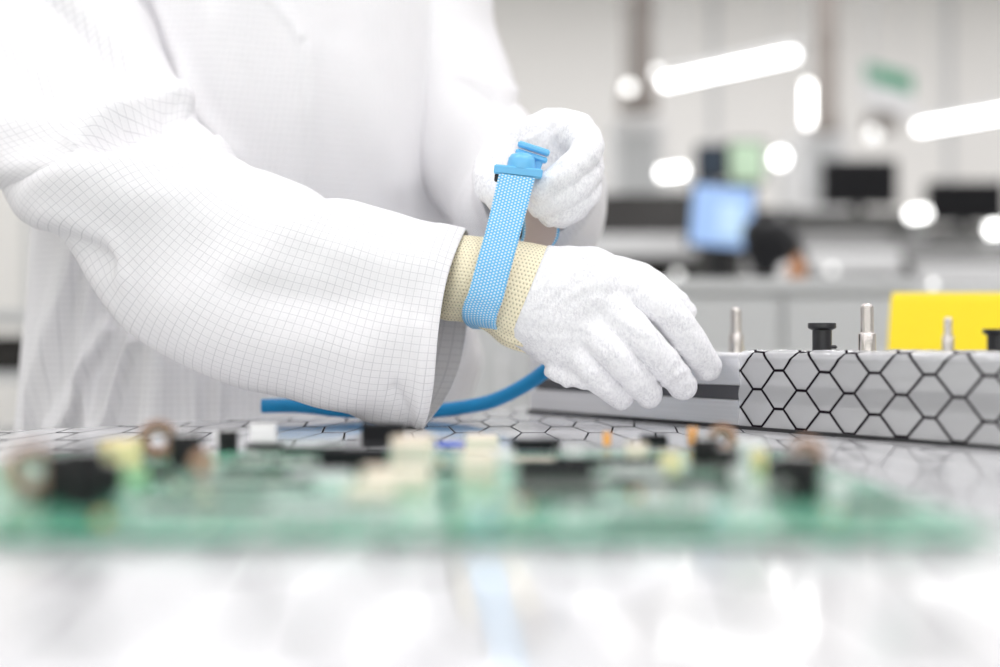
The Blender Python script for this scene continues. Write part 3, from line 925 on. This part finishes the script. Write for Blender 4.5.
# ---- cream knitted cuffs
def cuff(stations, name='knit_cuff'):
    m, n = 90, 160
    Q = catmull(np.array(stations, float), m); th = np.linspace(0, 2 * math.pi, n, endpoint=False)
    T = np.stack([(Q[:, 0] - 500) / F * Q[:, 4], Q[:, 4], CZ - (Q[:, 1] - HOR) / F * Q[:, 4]], -1)
    Bt = np.stack([(Q[:, 2] - 500) / F * Q[:, 4], Q[:, 4], CZ - (Q[:, 3] - HOR) / F * Q[:, 4]], -1)
    C = (T + Bt) / 2; A = (T - Bt) / 2
    G = C[:, None] + A[:, None] * np.cos(th)[None, :, None]; G[..., 1] -= Q[:, 5][:, None] * np.sin(th)[None]
    t = np.linspace(0, 1, m)
    fr = .0022 * np.sin(th * 17)[None] * np.exp(-(((th - math.pi + .25) / .45) ** 2))[None] * (np.abs(t - .5) * 2)[:, None]
    N = grid_normals(G, True)
    if ((G - C[:, None]) * N).sum() < 0: N = -N
    G = G + N * fr[..., None]
    ds = np.linalg.norm(np.roll(G, -1, 1) - G, axis=-1)[m // 2]; cum = np.concatenate([[0], np.cumsum(ds)[:-1]])
    mid = G[:, n // 4]; U1 = np.concatenate([[0], np.cumsum(np.linalg.norm(np.diff(mid, axis=0), axis=1))])
    uvf = wrap_uv(m, n, np.broadcast_to(U1[:, None], (m, n)), np.broadcast_to(cum, (m, n)), np.full(m, ds.sum()))
    o = link_mesh(name, G.reshape(-1, 3), grid_faces(m, n, True), M['knit'], GR, uv=uvf)
    md = o.modifiers.new('knit', 'SOLIDIFY'); md.thickness = .0015; md.offset = -1
    return o
cuff([(444, 242, 432, 306, 1.160, .022), (458, 237, 444, 317, 1.154, .030), (475, 238, 462, 320, 1.15, .0335), (500, 241, 486, 329, 1.15, .0335), (528, 244, 505, 343, 1.15, .034), (552, 249, 528, 350, 1.15, .032)])

# ---- body under the clothes: one continuous skin, standing behind the bench
def cones_mesh(name, chains, mat, parent, h, lo, hi, k=.03, it=2, parts=None):
    def fn(P):
        s = None
        for ch in chains:
            q = chain_sdf(P, ch, .01); s = q if s is None else smin(s, q, k)
        if parts: s = parts(P, s)
        return s
    V, Q = nets(fn, lo, hi, h); V = relax(V, Q, it, .5)
    return link_mesh(name, V, Q, mat, parent)
bc = np.array([-.25, 1.575])
def bp(a, f, z): q = bc + SA * a + FN * f; return np.array([q[0], q[1], z])
wr = W(505, 283, 1.15); wl = W(530, 172, 1.25)
chains = [
    [(bp(0, -.0, .92), .12), (bp(0, 0, 1.12), .105), (bp(0, 0, 1.34), .115)],
    [(bp(-.10, 0, 1.40), .05), (bp(.10, 0, 1.40), .05)],
    [(bp(0, 0, 1.40), .06), (bp(0, .02, 1.56), .052)],
    [(bp(0, .035, 1.66), .085), (bp(0, .03, 1.60), .065)],
    [(bp(-.13, 0, 1.39), .045), (W(45, 20, 1.37), .038), (W(50, 100, 1.31), .034), (W(120, 180, 1.22), .034), (W(320, 285, 1.18), .030), (W(420, 278, 1.16), .024), (wr, .022)],
    [(bp(.13, 0, 1.40), .05), (W(430, 60, 1.60), .04), (W(530, 208, 1.48), .035), (wl, .024)],
    [(bp(-.08, 0, .92), .085), (bp(-.09, .01, .50), .055), (bp(-.09, 0, .09), .038)],
    [(bp(.08, 0, .92), .085), (bp(.09, .01, .50), .055), (bp(.09, 0, .09), .038)],
    [(bp(-.09, .0, .05), .032), (bp(-.10, .13, .035), .026)], [(bp(.09, .0, .05), .032), (bp(.10, .13, .035), .026)],
    [(bp(0, .115, 1.655), .010), (bp(0, .132, 1.63), .012)],
    [(bp(-.085, .03, 1.66), .014), (bp(-.086, .03, 1.63), .010)], [(bp(.085, .03, 1.66), .014), (bp(.086, .03, 1.63), .010)],
    [(bp(-.015, .105, 1.595), .007), (bp(.015, .105, 1.595), .007)]]
def bfn(P):
    s = None
    for i, ch in enumerate(chains):
        q = chain_sdf(P, ch, .01); s = q if s is None else smin(s, q, .03 if i < 10 else .008)
    for a in (-.032, .032):
        s = np.maximum(s, -(np.linalg.norm(P - bp(a, .125, 1.665), axis=-1) - .014))
    return s
V, Q = nets(bfn, (-.75, 1.08, -.001), (.18, 1.85, 1.78), .0085)
body = link_mesh('body', relax(V, Q, 2), Q, M['skin'], person)
hair_c = [[(bp(0, .0, 1.69), .093), (bp(0, -.01, 1.62), .080)]]
cones_mesh('hair', hair_c, M['hair'], person, .008, bp(0, 0, 1.5) - np.array([.2, .2, 0]), bp(0, 0, 1.82) + np.array([.2, .2, 0]),
           parts=lambda P, s: np.maximum(s, ((P[..., 0] - bc[0]) * FN[0] + (P[..., 1] - bc[1]) * FN[1]) - .045 - (P[..., 2] - 1.66) * .5))
cones_mesh('trousers', [[(bp(-.08, 0, .92), .105), (bp(-.09, .01, .50), .078), (bp(-.09, 0, .12), .062)], [(bp(.08, 0, .92), .105), (bp(.09, .01, .50), .078), (bp(.09, 0, .12), .062)]],
           M['trouser'], person, .012, (-.6, 1.3, .05), (.1, 1.85, 1.06), k=.02)
for s in (-1, 1):
    cones_mesh('shoe', [[(bp(s * .09, -.03, .045), .045), (bp(s * .10, .14, .036), .036)]], M['white'], person, .008, (-.6, 1.2, -.02), (.1, 1.9, .12),
               parts=lambda P, q: np.maximum(q, .001 - P[..., 2]))

# ================================================================== WRIST STRAP
strap = thing('wrist_strap', 'light blue woven strap looped round the cream cuff and held up by a glove', 'wrist strap', W(480, 320, 1.12))
def band():
    P = [(517, 176, 1.112, 36, 5), (510, 205, 1.108, 35, 6), (502, 236, 1.104, 34, 7), (494, 265, 1.102, 34, 8), (486, 295, 1.104, 34, 9), (481, 308, 1.110, 34, 10.5),
         (479, 318, 1.118, 34, 11), (480.5, 325, 1.133, 34, 9), (486, 328, 1.155, 34, 4), (492, 326, 1.180, 34, 0), (500, 300, 1.192, 34, -3), (512, 268, 1.196, 35, -4), (537, 244, 1.190, 37, -2), (541, 222, 1.182, 37, 0), (536, 205, 1.172, 36, 3), (526, 186, 1.166, 34, 4)]
    m = 200; Q = catmull(np.array(P, float), m)
    C = np.stack([(Q[:, 0] - 500) / F * Q[:, 2], Q[:, 2], CZ - (Q[:, 1] - HOR) / F * Q[:, 2]], -1)
    Wd = np.stack([Q[:, 3] / F * Q[:, 2], 0 * Q[:, 2], -Q[:, 4] / F * Q[:, 2]], -1)
    T = np.gradient(C, axis=0); N = np.cross(Wd, T); N /= np.linalg.norm(N, axis=1)[:, None]
    if N[20, 1] > 0: N = -N          # outward: towards the camera on the front run
    nw = 13; s = np.linspace(-.5, .5, nw)
    th = .0014
    out = C[:, None] + Wd[:, None] * s[None, :, None] + N[:, None] * th / 2
    inn = C[:, None] + Wd[:, None] * s[None, :, None] - N[:, None] * th / 2
    L = np.concatenate([[0], np.cumsum(np.linalg.norm(np.diff(C, axis=0), axis=1))])
    width = np.linalg.norm(Wd, axis=1)
    ring = np.concatenate([out, inn[:, ::-1]], 1); n = 2 * nw
    uv1 = np.stack([np.broadcast_to(L[:, None], (m, nw)), width[:, None] * s[None] + .5], -1)
    UV = np.concatenate([uv1, uv1[:, ::-1]], 1)
    Fc = grid_faces(m, n, True)
    fm = []
    for f in Fc:
        j = f[0] % n; jj = f[3] % n
        a, b = min(j, jj), max(j, jj)
        inner = a >= nw and b <= n - 1 and not (a == 0)
        k = a - nw
        fm.append(1 if inner and 1 <= k < nw - 2 else 0)
    o = link_mesh('band', ring.reshape(-1, 3), Fc, None, strap, uv=UV.reshape(-1, 2), mats=[M['band'], M['band_in']], fmat=fm)
    return o
band()
def oriented(o3, ax_, up, dep):
    """box coordinates (right, depth, up) -> world around o3"""
    return lambda p: (o3 + ax_ * p[0] + dep * p[1] + up * p[2])
ang = math.radians(-12)
axx = np.array([math.cos(ang), 0, math.sin(ang) * .5]); axx /= np.linalg.norm(axx)
upv = np.array([.22, -.05, 1.0]); upv -= axx * (upv @ axx); upv /= np.linalg.norm(upv)
dpv = np.cross(upv, axx); dpv = -dpv if dpv[1] < 0 else dpv
o3 = W(517, 171, 1.115)
bk = MB().box((-.0185, -.003, -.004), (.0205, .012, .0035), .0012, X=oriented(o3, axx, upv, dpv)); bk.build('buckle', M['blue_plastic'], strap)
MB().box((-.0175, .001, -.010), (-.010, .010, -.0035), .001, X=oriented(o3, axx, upv, dpv)).build('buckle_tooth', M['black'], strap)
dm = MB().lathe((0, 0, 0), [(.0115, 0), (.0115, .004), (.0108, .008), (.009, .011), (.005, .0128), (.0008, .0133)], 32)
dm.v = [list(oriented(W(521, 169, 1.123), axx, upv, dpv)(p)) for p in dm.v]
dm.build('snap_dome', M['blue_plastic'], strap, smooth=True)
o4 = W(533, 151, 1.128); ax2 = np.array([.93, 0, -.30]); ax2 /= np.linalg.norm(ax2); up2 = np.array([.30, 0, .93]); up2 /= np.linalg.norm(up2); dp2 = np.array([0, 1.0, 0])
cl = MB(); cl.box((-.0135, -.004, -.0005), (.0135, .006, .0045), .0014, X=oriented(o4, ax2, up2, dp2)); cl.box((-.0135, -.003, -.0065), (.0135, .006, -.0018), .0014, X=oriented(o4, ax2, up2, dp2))
cl.box((.004, -.001, -.016), (.0105, .005, -.004), .001, X=oriented(o4, ax2, up2, dp2))
cl.build('clip', M['blue_plastic'], strap)

# ================================================================== BLUE HOSE
def hose():
    r0 = .0066
    P = [W(262, 406, 1.30), W(300, 406, 1.30), W(350, 411, 1.29), W(395, 413, 1.30), W(432, 411, 1.30), W(465, 407, 1.30), W(492, 401, 1.295), (W(520, 388, 1.285)), W(545, 371, 1.27), W(563, 352, 1.262), W(572, 322, 1.258), W(566, 285, 1.245), W(552, 262, 1.230)]
    P = [np.array([p[0], p[1], max(p[2], TZ + r0 + .0005)]) for p in P]
    m = 900; C = catmull(P, m)
    L = np.concatenate([[0], np.cumsum(np.linalg.norm(np.diff(C, axis=0), axis=1))])
    R = r0 + .00035 * np.sin(L / .0030 * 2 * math.pi)
    V, Fc = sweep(C, R, 20)
    o = link_mesh('corrugated_hose', V, Fc, M['hose'])
    tag(o, 'blue ribbed cord lying on the bench and rising behind the right glove', 'cord')
hose()

# ================================================================== BACKGROUND
def wpos(px, d, z=0.0): return ((px - 500) / F * d, d, z)
def zpx(py, d): return CZ - (py - HOR) / F * d
def slab(m, px0, px1, y0, y1, d, depth, bev=0):
    m.box(((px0 - 500) / F * d, d, zpx(y1, d)), ((px1 - 500) / F * d, d + depth, zpx(y0, d)), bev); return m
def boxthing(name, label, cat, px0, px1, ytop, d, depth, mat, doors=0, group=None, top=None):
    """floor-standing cabinet with plinth, doors and handles"""
    x0, x1 = (px0 - 500) / F * d, (px1 - 500) / F * d; z1 = zpx(ytop, d)
    t = thing(name, label, cat, ((x0 + x1) / 2, d + depth / 2, 0), group)
    MB().box((x0, d, .08), (x1, d + depth, z1 - .03), .004).build('carcass', M[mat], t)
    MB().box((x0 + .02, d + .03, 0), (x1 - .02, d + depth - .03, .08)).build('plinth', M['dark'], t)
    MB().box((x0 - .015, d - .02, z1 - .03), (x1 + .015, d + depth, z1), .004).build('top', M[top or mat], t)
    for i in range(doors):
        a = x0 + (x1 - x0) * i / doors + .006; b = x0 + (x1 - x0) * (i + 1) / doors - .006
        dr = MB().box((a, d - .018, .10), (b, d - .001, z1 - .04), .003).build('door', M[mat], t)
        MB().box((b - .07, d - .035, z1 - .30), (b - .055, d - .018, z1 - .16), .003).build('handle', M['alu'], dr)
    return t
boxthing('cabinet', 'light grey cabinet row right behind the workbench', 'cabinet', 410, 905, 279, 3.0, .55, 'cab', 4)
cab2 = boxthing('cabinet', 'grey cabinet further right, behind the yellow bin', 'cabinet', 912, 1240, 286, 3.1, .55, 'cab', 2)

def machine(label, px0, px1, y_top, y_mid0, y_mid1, d, depth, body, panel, group=None, legs_to=0.0):
    """production line module: dark hood, bright front panel, dark base"""
    x0, x1 = (px0 - 500) / F * d, (px1 - 500) / F * d
    t = thing('line_machine', label, 'machine', ((x0 + x1) / 2, d + depth / 2, 0), group)
    zt, za, zb = zpx(y_top, d), zpx(y_mid0, d), zpx(y_mid1, d)
    # hood with a sloping front
    V = [(x0, d + .02, za), (x1, d + .02, za), (x1, d + .25, zt), (x0, d + .25, zt), (x0, d + depth, za), (x1, d + depth, za), (x1, d + depth, zt), (x0, d + depth, zt)]
    Fc = [(0, 1, 2, 3), (4, 7, 6, 5), (3, 2, 6, 7), (0, 3, 7, 4), (1, 5, 6, 2), (0, 4, 5, 1)]
    MB().add(V, Fc).build('hood', M[body], t)
    MB().box((x0 + .01, d, zb), (x1 - .01, d + depth - .02, za - .001), .006).build('front_panel', M[panel], t)
    MB().box((x0 + .03, d + .06, .12), (x1 - .03, d + depth - .05, zb - .001), .004).build('base', M['dark'], t)
    for xx in (x0 + .08, x1 - .12):
        MB().box((xx, d + .1, 0), (xx + .05, d + .15, .119)).build('foot', M['rubber'], t)
    return t
mach1 = machine('dark machine with sloping hood and white front panel, beside the raised glove', 560, 700, 186, 234, 257, 5.0, .9, 'dark', 'white')
mach2 = machine('grey machine with long sloping hood below the small black screens', 770, 905, 226, 249, 275, 5.2, .7, 'grey', 'white')
machine('grey machine at the right end of the hall behind the yellow bin', 912, 1120, 236, 264, 286, 5.4, .9, 'grey', 'white')
boxthing('counter', 'long grey counter behind the production machines', 'counter', 690, 925, 212, 6.6, .7, 'grey', 2, top='grey')
boxthing('counter', 'lower grey counter at the right carrying the second black monitor', 'counter', 936, 1180, 227, 6.6, .7, 'grey', 2, top='grey')

def monitor(label, px0, px1, y0, y1, d, mat, group=None, tilt=0.0, base_z=None, extra=False):
    w = (px1 - px0) / F * d; h = (y1 - y0) / F * d; cx = ((px0 + px1) / 2 - 500) / F * d; zc = zpx((y0 + y1) / 2, d)
    t = thing('monitor', label, 'monitor', (cx, d, base_z if base_z is not None else zc - h / 2 - .12), group)
    ca, sa = math.cos(tilt), math.sin(tilt)
    X = lambda p: (cx + p[0] * ca - p[2] * sa, d + p[1], zc + p[0] * sa + p[2] * ca)
    MB().box((-w / 2, 0, -h / 2), (w / 2, .035, h / 2), .006, X=X).build('housing', M['black'], t)
    sc = MB().box((-w / 2 + .012, -.002, -h / 2 + .012), (w / 2 - .012, 0, h / 2 - .012), 0, X=X).build('screen', M[mat], t)
    if extra:
        MB().box((-w * .05, -.004, -h * .30), (w * .30, -.002, h * .22), 0, X=X).build('screen_window', M['screen_pale'], sc)
    bz = base_z if base_z is not None else zc - h / 2 - .12
    MB().box((cx - .03, d + .035, bz + .01), (cx + .03, d + .06, zc), .004).build('stand', M['black'], t)
    MB().lathe((cx, d + .05, bz), [(.06, 0), (.06, .008), (.03, .014)], 24).build('foot', M['black'], t)
    return t
zc_ = zpx(212, 6.6)
monitor('black blank monitor on the counter, left of the two', 822, 898, 159, 206, 6.8, 'screen_off', base_z=zc_)
monitor('black blank monitor near the right edge of the view', 927, 1006, 181, 223, 6.8, 'screen_off', base_z=zpx(227, 6.6))
monitor('monitor with a light blue picture in front of the dark machine', 688, 756, 183, 250, 4.6, 'screen_blue', tilt=-.09, extra=True, base_z=zpx(279, 3.0) - .02)
monitor('small dark navy monitor left of the green one', 696, 727, 144, 180, 6.0, 'screen_navy', base_z=zpx(212, 6.0))
monitor('pale green monitor above the blue one', 727, 766, 140, 184, 6.1, 'screen_green', base_z=zpx(212, 6.1))
# stand tables under the free monitors
def pedestal(label, px, d, ztop, w=.5):
    x = (px - 500) / F * d
    t = thing('pedestal_table', label, 'table', (x, d + .1, 0))
    MB().box((x - w / 2, d - .15, ztop - .03), (x + w / 2, d + .3, ztop), .004).build('tabletop', M['dark'], t)
    MB().box((x - .04, d + .04, .02), (x + .04, d + .12, ztop - .03)).build('column', M['grey'], t)
    MB().box((x - w * .4, d - .1, 0), (x + w * .4, d + .26, .02)).build('base', M['grey'], t)
pedestal('dark small table under the light blue monitor', 722, 4.6, zpx(279, 3.0) - .02, .34)
pedestal('dark table under the navy and green monitors', 730, 6.05, zpx(212, 6.05) - .001, .52)

# office chair with a black back, right of the blue monitor
def office_chair(px, d):
    x = (px - 500) / F * d; t = thing('office_chair', 'black office chair with a tall back, right of the blue monitor', 'chair', (x, d, 0))
    zt, zb = zpx(224, d), zpx(272, d)
    V = []; w = .075
    m, n = 14, 10; G = np.zeros((m, n, 3))
    for i in range(m):
        for j in range(n):
            u = i / (m - 1); v = j / (n - 1) * 2 - 1
            ww = w * (0.62 + .38 * math.sin(min(1, (1 - u) * 1.6 + .25) * math.pi / 2)) * (1 - .55 * max(0, (u - .8) / .2) ** 2)
            G[i, j] = (x + v * ww - .045 * u * 1.3, d + .03 * v * v - .05 * u, zb + (zt - zb) * u)
    o = link_mesh('backrest', G.reshape(-1, 3), grid_faces(m, n, False), M['black'], t); md = o.modifiers.new('pad', 'SOLIDIFY'); md.thickness = .05; md.offset = 0
    MB().box((x - .22, d - .45, .46), (x + .22, d - .02, .54), .03).build('seat', M['black'], t)
    MB().box((x - .02, d - .02, .48), (x + .02, d + .0, zb + .05)).build('back_bracket', M['dark'], t)
    MB().lathe((x, d - .22, .12), [(.03, 0), (.025, .34)], 12).build('gas_column', M['dark'], t)
    for k in range(5):
        a = k * 2 * math.pi / 5; lg = MB().tube([(x, d - .22, .12), (x + .14 * math.cos(a), d - .22 + .14 * math.sin(a), .10), (x + .26 * math.cos(a), d - .22 + .26 * math.sin(a), .07)], .018, 8).build('leg', M['dark'], t)
        MB().lathe((x + .26 * math.cos(a) - .015, d - .22 + .26 * math.sin(a), .029), [(.028, 0), (.028, .03)], 14, axis='x').build('caster', M['rubber'], lg)
office_chair(783, 4.2)
z_or = zpx(279, 3.0)
ob = MB().lathe(((797 - 500) / F * 3.2, 3.2, z_or), [(.018, 0), (.021, .004), (.021, .045), (.009, .056), (.008, .066), (.0075, .067)], 20).build('orange_bottle', M['orange'], smooth=True)
tag(ob, 'small orange bottle on the light grey cabinet', 'bottle')
gb = MB().lathe(((786 - 500) / F * 3.25, 3.25, z_or), [(.020, 0), (.022, .004), (.022, .036), (.011, .046), (.010, .052)], 20).build('white_bottle', M['white'], smooth=True)
tag(gb, 'small white bottle beside the orange bottle on the cabinet', 'bottle')

# hanging tube lamps
def tube_lamp(label, A, B):
    A = np.array(A); B = np.array(B); mid = (A + B) / 2
    t = thing('tube_lamp', label, 'lamp', mid, 'hanging tube lamps')
    MB().tube([A, A * .67 + B * .33, A * .33 + B * .67, B], .022, 12).build('tube', M['tube_light'], t, smooth=True)
    u = (B - A) / np.linalg.norm(B - A)
    up = np.array([0, 0, .045])
    MB().tube([A + up - u * .03, mid + up, B + up + u * .03], .03, 8).build('housing', M['white'], t)
    for q in (A * .85 + B * .15, A * .15 + B * .85):
        MB().tube([q + up, q + up * 3, np.array([q[0], q[1], CEIL])], .004, 6).build('hanging_rod', M['cab'], t)
tube_lamp('long bright tube lamp hanging left of the green sign', W(664, 83, 8.0), W(794, 55, 7.3))
tube_lamp('long bright tube lamp hanging at the right edge of the view', W(918, 128, 9.6), W(1060, 104, 8.9))

# extraction ducts and other uprights
def duct(label, px, d, r, y_bot, mat='duct', lower=None):
    x = (px - 500) / F * d; z0 = zpx(y_bot, d)
    t = thing('extraction_duct', label, 'duct', (x, d, z0), 'extraction ducts')
    MB().lathe((x, d, z0), [(r * 1.35, 0), (r * 1.35, .06), (r, .16), (r, CEIL - z0)], 24).build('pipe', M[mat], t, smooth=True)
    for z in np.arange(z0 + .5, CEIL - .1, .6):
        MB().lathe((x, d, z), [(r * 1.1, 0), (r * 1.1, .05)], 24).build('clamp_ring', M[mat], t, smooth=True)
duct('brown grey extraction duct above the raised glove', 638, 7.0, .075, 112)
duct('brown grey extraction duct in the middle, left of the green sign', 826, 8.2, .06, 132)
def tower(label, px0, px1, y0, y1, d, mat):
    x0, x1 = (px0 - 500) / F * d, (px1 - 500) / F * d
    t = thing('equipment_tower', label, 'cabinet', ((x0 + x1) / 2, d + .3, 0))
    MB().box((x0, d, .1), (x1, d + .6, zpx(y0, d)), .01).build('body', M[mat], t)
    MB().box((x0 + .03, d + .02, 0), (x1 - .03, d + .58, .1)).build('plinth', M['dark'], t)
    MB().box((x0 + .04, d - .012, zpx(y0, d) - .45), (x1 - .04, d - .001, zpx(y0, d) - .08), .005).build('door', M['cab'], t)
tower('pale tall cabinet under the left extraction duct', 612, 664, 118, 0, 7.2, 'white')
tower('pale tall cabinet under the middle extraction duct', 800, 846, 128, 0, 8.4, 'white')

# sign hanging from the ceiling
def sign():
    d = 9.2; x0, x1 = (864 - 500) / F * d, (914 - 500) / F * d; zt, zb = zpx(60, d), zpx(106, d); ang = -.30
    t = thing('hanging_sign', 'green and white sign board hanging in the hall', 'sign', ((x0 + x1) / 2, d, zb))
    X = lambda p: (p[0], p[1], p[2] + (p[0] - x0) * ang)
    dz = .0
    MB().box((x0, d, zb + .02), (x1, d + .03, zt), 0, X=X).build('board', M['white'], t)
    MB().box((x0 + .01, d - .008, zt - .13), (x1 - .01, d - .001, zt - .01), 0, X=X).build('green_stripe', M['sign_green'], t)
    for x in (x0 + .05, x1 - .05):
        MB().tube([(x, d + .015, zt - .05), (x, d + .015, (zt + CEIL) / 2), (x, d + .015, CEIL)], .004, 6).build('hanging_rod', M['cab'], t)
    MB().box((x0 + .06, d + .1, zpx(128, d)), (x1 - .08, d + .25, zpx(106, d) - .02), .01).build('cable_tray', M['duct'], t)
sign()

# small lamps along the lines: globe on a stem, standing on what is below them
def spot(label, px, py, d, r, mat, ztop_of, stretch=0.0, vertical=False):
    c = W(px, py, d)
    t = thing('task_lamp', label, 'lamp', (c[0], c[1], ztop_of), 'task lamps along the machines')
    if stretch > 0:
        e = np.array([0, 0, stretch]) if vertical else np.array([stretch, 0, stretch * .12])
        MB().tube([c - e, c, c + e], r, 10).build('bulb', M[mat], t, smooth=True)
        lo_z = c[2] - r - (stretch if vertical else 0)
    else:
        MB().lathe(c, [(r * math.cos(a), r * math.sin(a)) for a in np.linspace(-1.5, 1.5, 12)], 16).build('bulb', M[mat], t, smooth=True); lo_z = c[2] - r
    if ztop_of < lo_z - .02:
        MB().tube([(c[0], c[1] + .0, ztop_of), (c[0], c[1], (ztop_of + lo_z) / 2), (c[0], c[1], lo_z)], .008, 8).build('stem', M['cab'], t)
        MB().lathe((c[0], c[1], ztop_of), [(.05, 0), (.05, .012)], 16).build('foot', M['cab'], t)
    elif ztop_of > lo_z:
        MB().tube([(c[0], c[1] + .0, c[2] + r), (c[0], c[1], (ztop_of + c[2]) / 2), (c[0], c[1], ztop_of)], .006, 8).build('stem', M['cab'], t)
zm1 = zpx(186, 5.0) + .001; zm2 = zpx(226, 5.2)
spot('bright oval task lamp on the dark machine beside the raised glove', 672, 172, 5.3, .018, 'lamp_bright', zm1, .048)
spot('large round task lamp between the green monitor and the black one', 780, 158, 5.5, .030, 'lamp_bright', zpx(226, 5.2))
spot('bright oval task lamp between the two black monitors', 918, 214, 6.0, .020, 'lamp_bright', zpx(238, 6.0), .040)
spot('bright task lamp at the right edge beside the black monitor', 994, 229, 5.7, .024, 'lamp_bright', zpx(236, 5.4) + .0, .02)
spot('round pale task lamp hanging under the sign', 873, 134, 7.4, .032, 'lamp_dim', CEIL)
spot('upright lamp in front of the middle tall cabinet', 808, 104, 7.6, .018, 'lamp_bright', CEIL, .11, True)
spot('round lamp hanging in front of the left duct', 629, 88, 6.4, .026, 'lamp_soft', CEIL)
spot('small lamp hanging right of the left duct', 657, 72, 6.6, .020, 'lamp_soft', CEIL)
# indicator lamps on the machines
def indicator(par, px, py, d, r, mat):
    c = W(px, py, d)
    o = MB().lathe(c, [(r * math.cos(a), r * math.sin(a)) for a in np.linspace(-1.5, 1.5, 10)], 14).build('indicator_lamp', M[mat], par, smooth=True)
indicator(mach1, 703, 245, 4.98, .012, 'lamp_dim')
indicator(mach1, 677, 275, 4.95, .016, 'lamp_dim')
indicator(cab2, 933, 284, 3.0, .008, 'lamp_dim')
indicator(mach2, 832, 270, 5.15, .014, 'lamp_dim')

# left edge of the view: shelf unit behind the coat
def shelf():
    d = 3.4; x0, x1 = (-160 - 500) / F * d, (45 - 500) / F * d
    t = thing('shelf_unit', 'pale shelf unit with dark boxes behind the coat at the left edge', 'shelf', ((x0 + x1) / 2, d + .2, 0))
    for yy in (310, 372, 437):
        z = zpx(yy, d); MB().box((x0, d, z - .025), (x1, d + .4, z)).build('shelf_board', M['cab'], t)
    for x in (x0, x1 - .03):
        for y in (d, d + .37):
            MB().box((x, y, 0), (x + .03, y + .03, zpx(306, d))).build('post', M['cab'], t)
    return d, x0, x1
sd, sx0, sx1 = shelf()
for k, (pa, pb, mt, lab) in enumerate(((-20, 30, 'dark', 'dark grey storage box on the middle shelf beside the coat edge'), (-90, -35, 'cab', 'light grey storage box on the middle shelf at the far left'))):
    z = zpx(372, sd); a, b = (pa - 500) / F * sd, (pb - 500) / F * sd
    t = thing('storage_box', lab, 'box', ((a + b) / 2, sd + .15, z))
    MB().box((a, sd + .02, z), (b, sd + .32, z + .075), .006).build('body', M[mt], t)
    MB().box((a - .004, sd + .015, z + .0755), (b + .004, sd + .325, z + .088), .004).build('lid', M[mt], t)

# ================================================================== WORLD, CAMERA
w = bpy.data.worlds.new('hall_air'); SC.world = w; w.use_nodes = True
w.node_tree.nodes['Background'].inputs[0].default_value = (1, 1, 1, 1)
w.node_tree.nodes['Background'].inputs[1].default_value = .1
cam = bpy.data.cameras.new('camera'); co = bpy.data.objects.new('camera', cam); COL.objects.link(co)
cam.sensor_width = 36.0; cam.lens = 36.0 * F / 1000.0
co.location = (0, 0, CZ); co.rotation_euler = (math.radians(90), 0, 0)
cam.shift_y = (HOR - 333.5) / 1000.0
cam.clip_start = .02; cam.clip_end = 60
cam.dof.use_dof = True; cam.dof.focus_distance = 1.115; cam.dof.aperture_fstop = 50.0 / 24.0
SC.camera = co
SC.view_settings.view_transform = 'Standard'
SC.view_settings.look = 'None'
SC.view_settings.gamma = 1.0
SC.view_settings.use_curve_mapping = False
SC.view_settings.exposure = 0.0
SC.cycles.use_denoising = True
SC.cycles.max_bounces = 10
SC.cycles.diffuse_bounces = 5
SC.cycles.transparent_max_bounces = 12
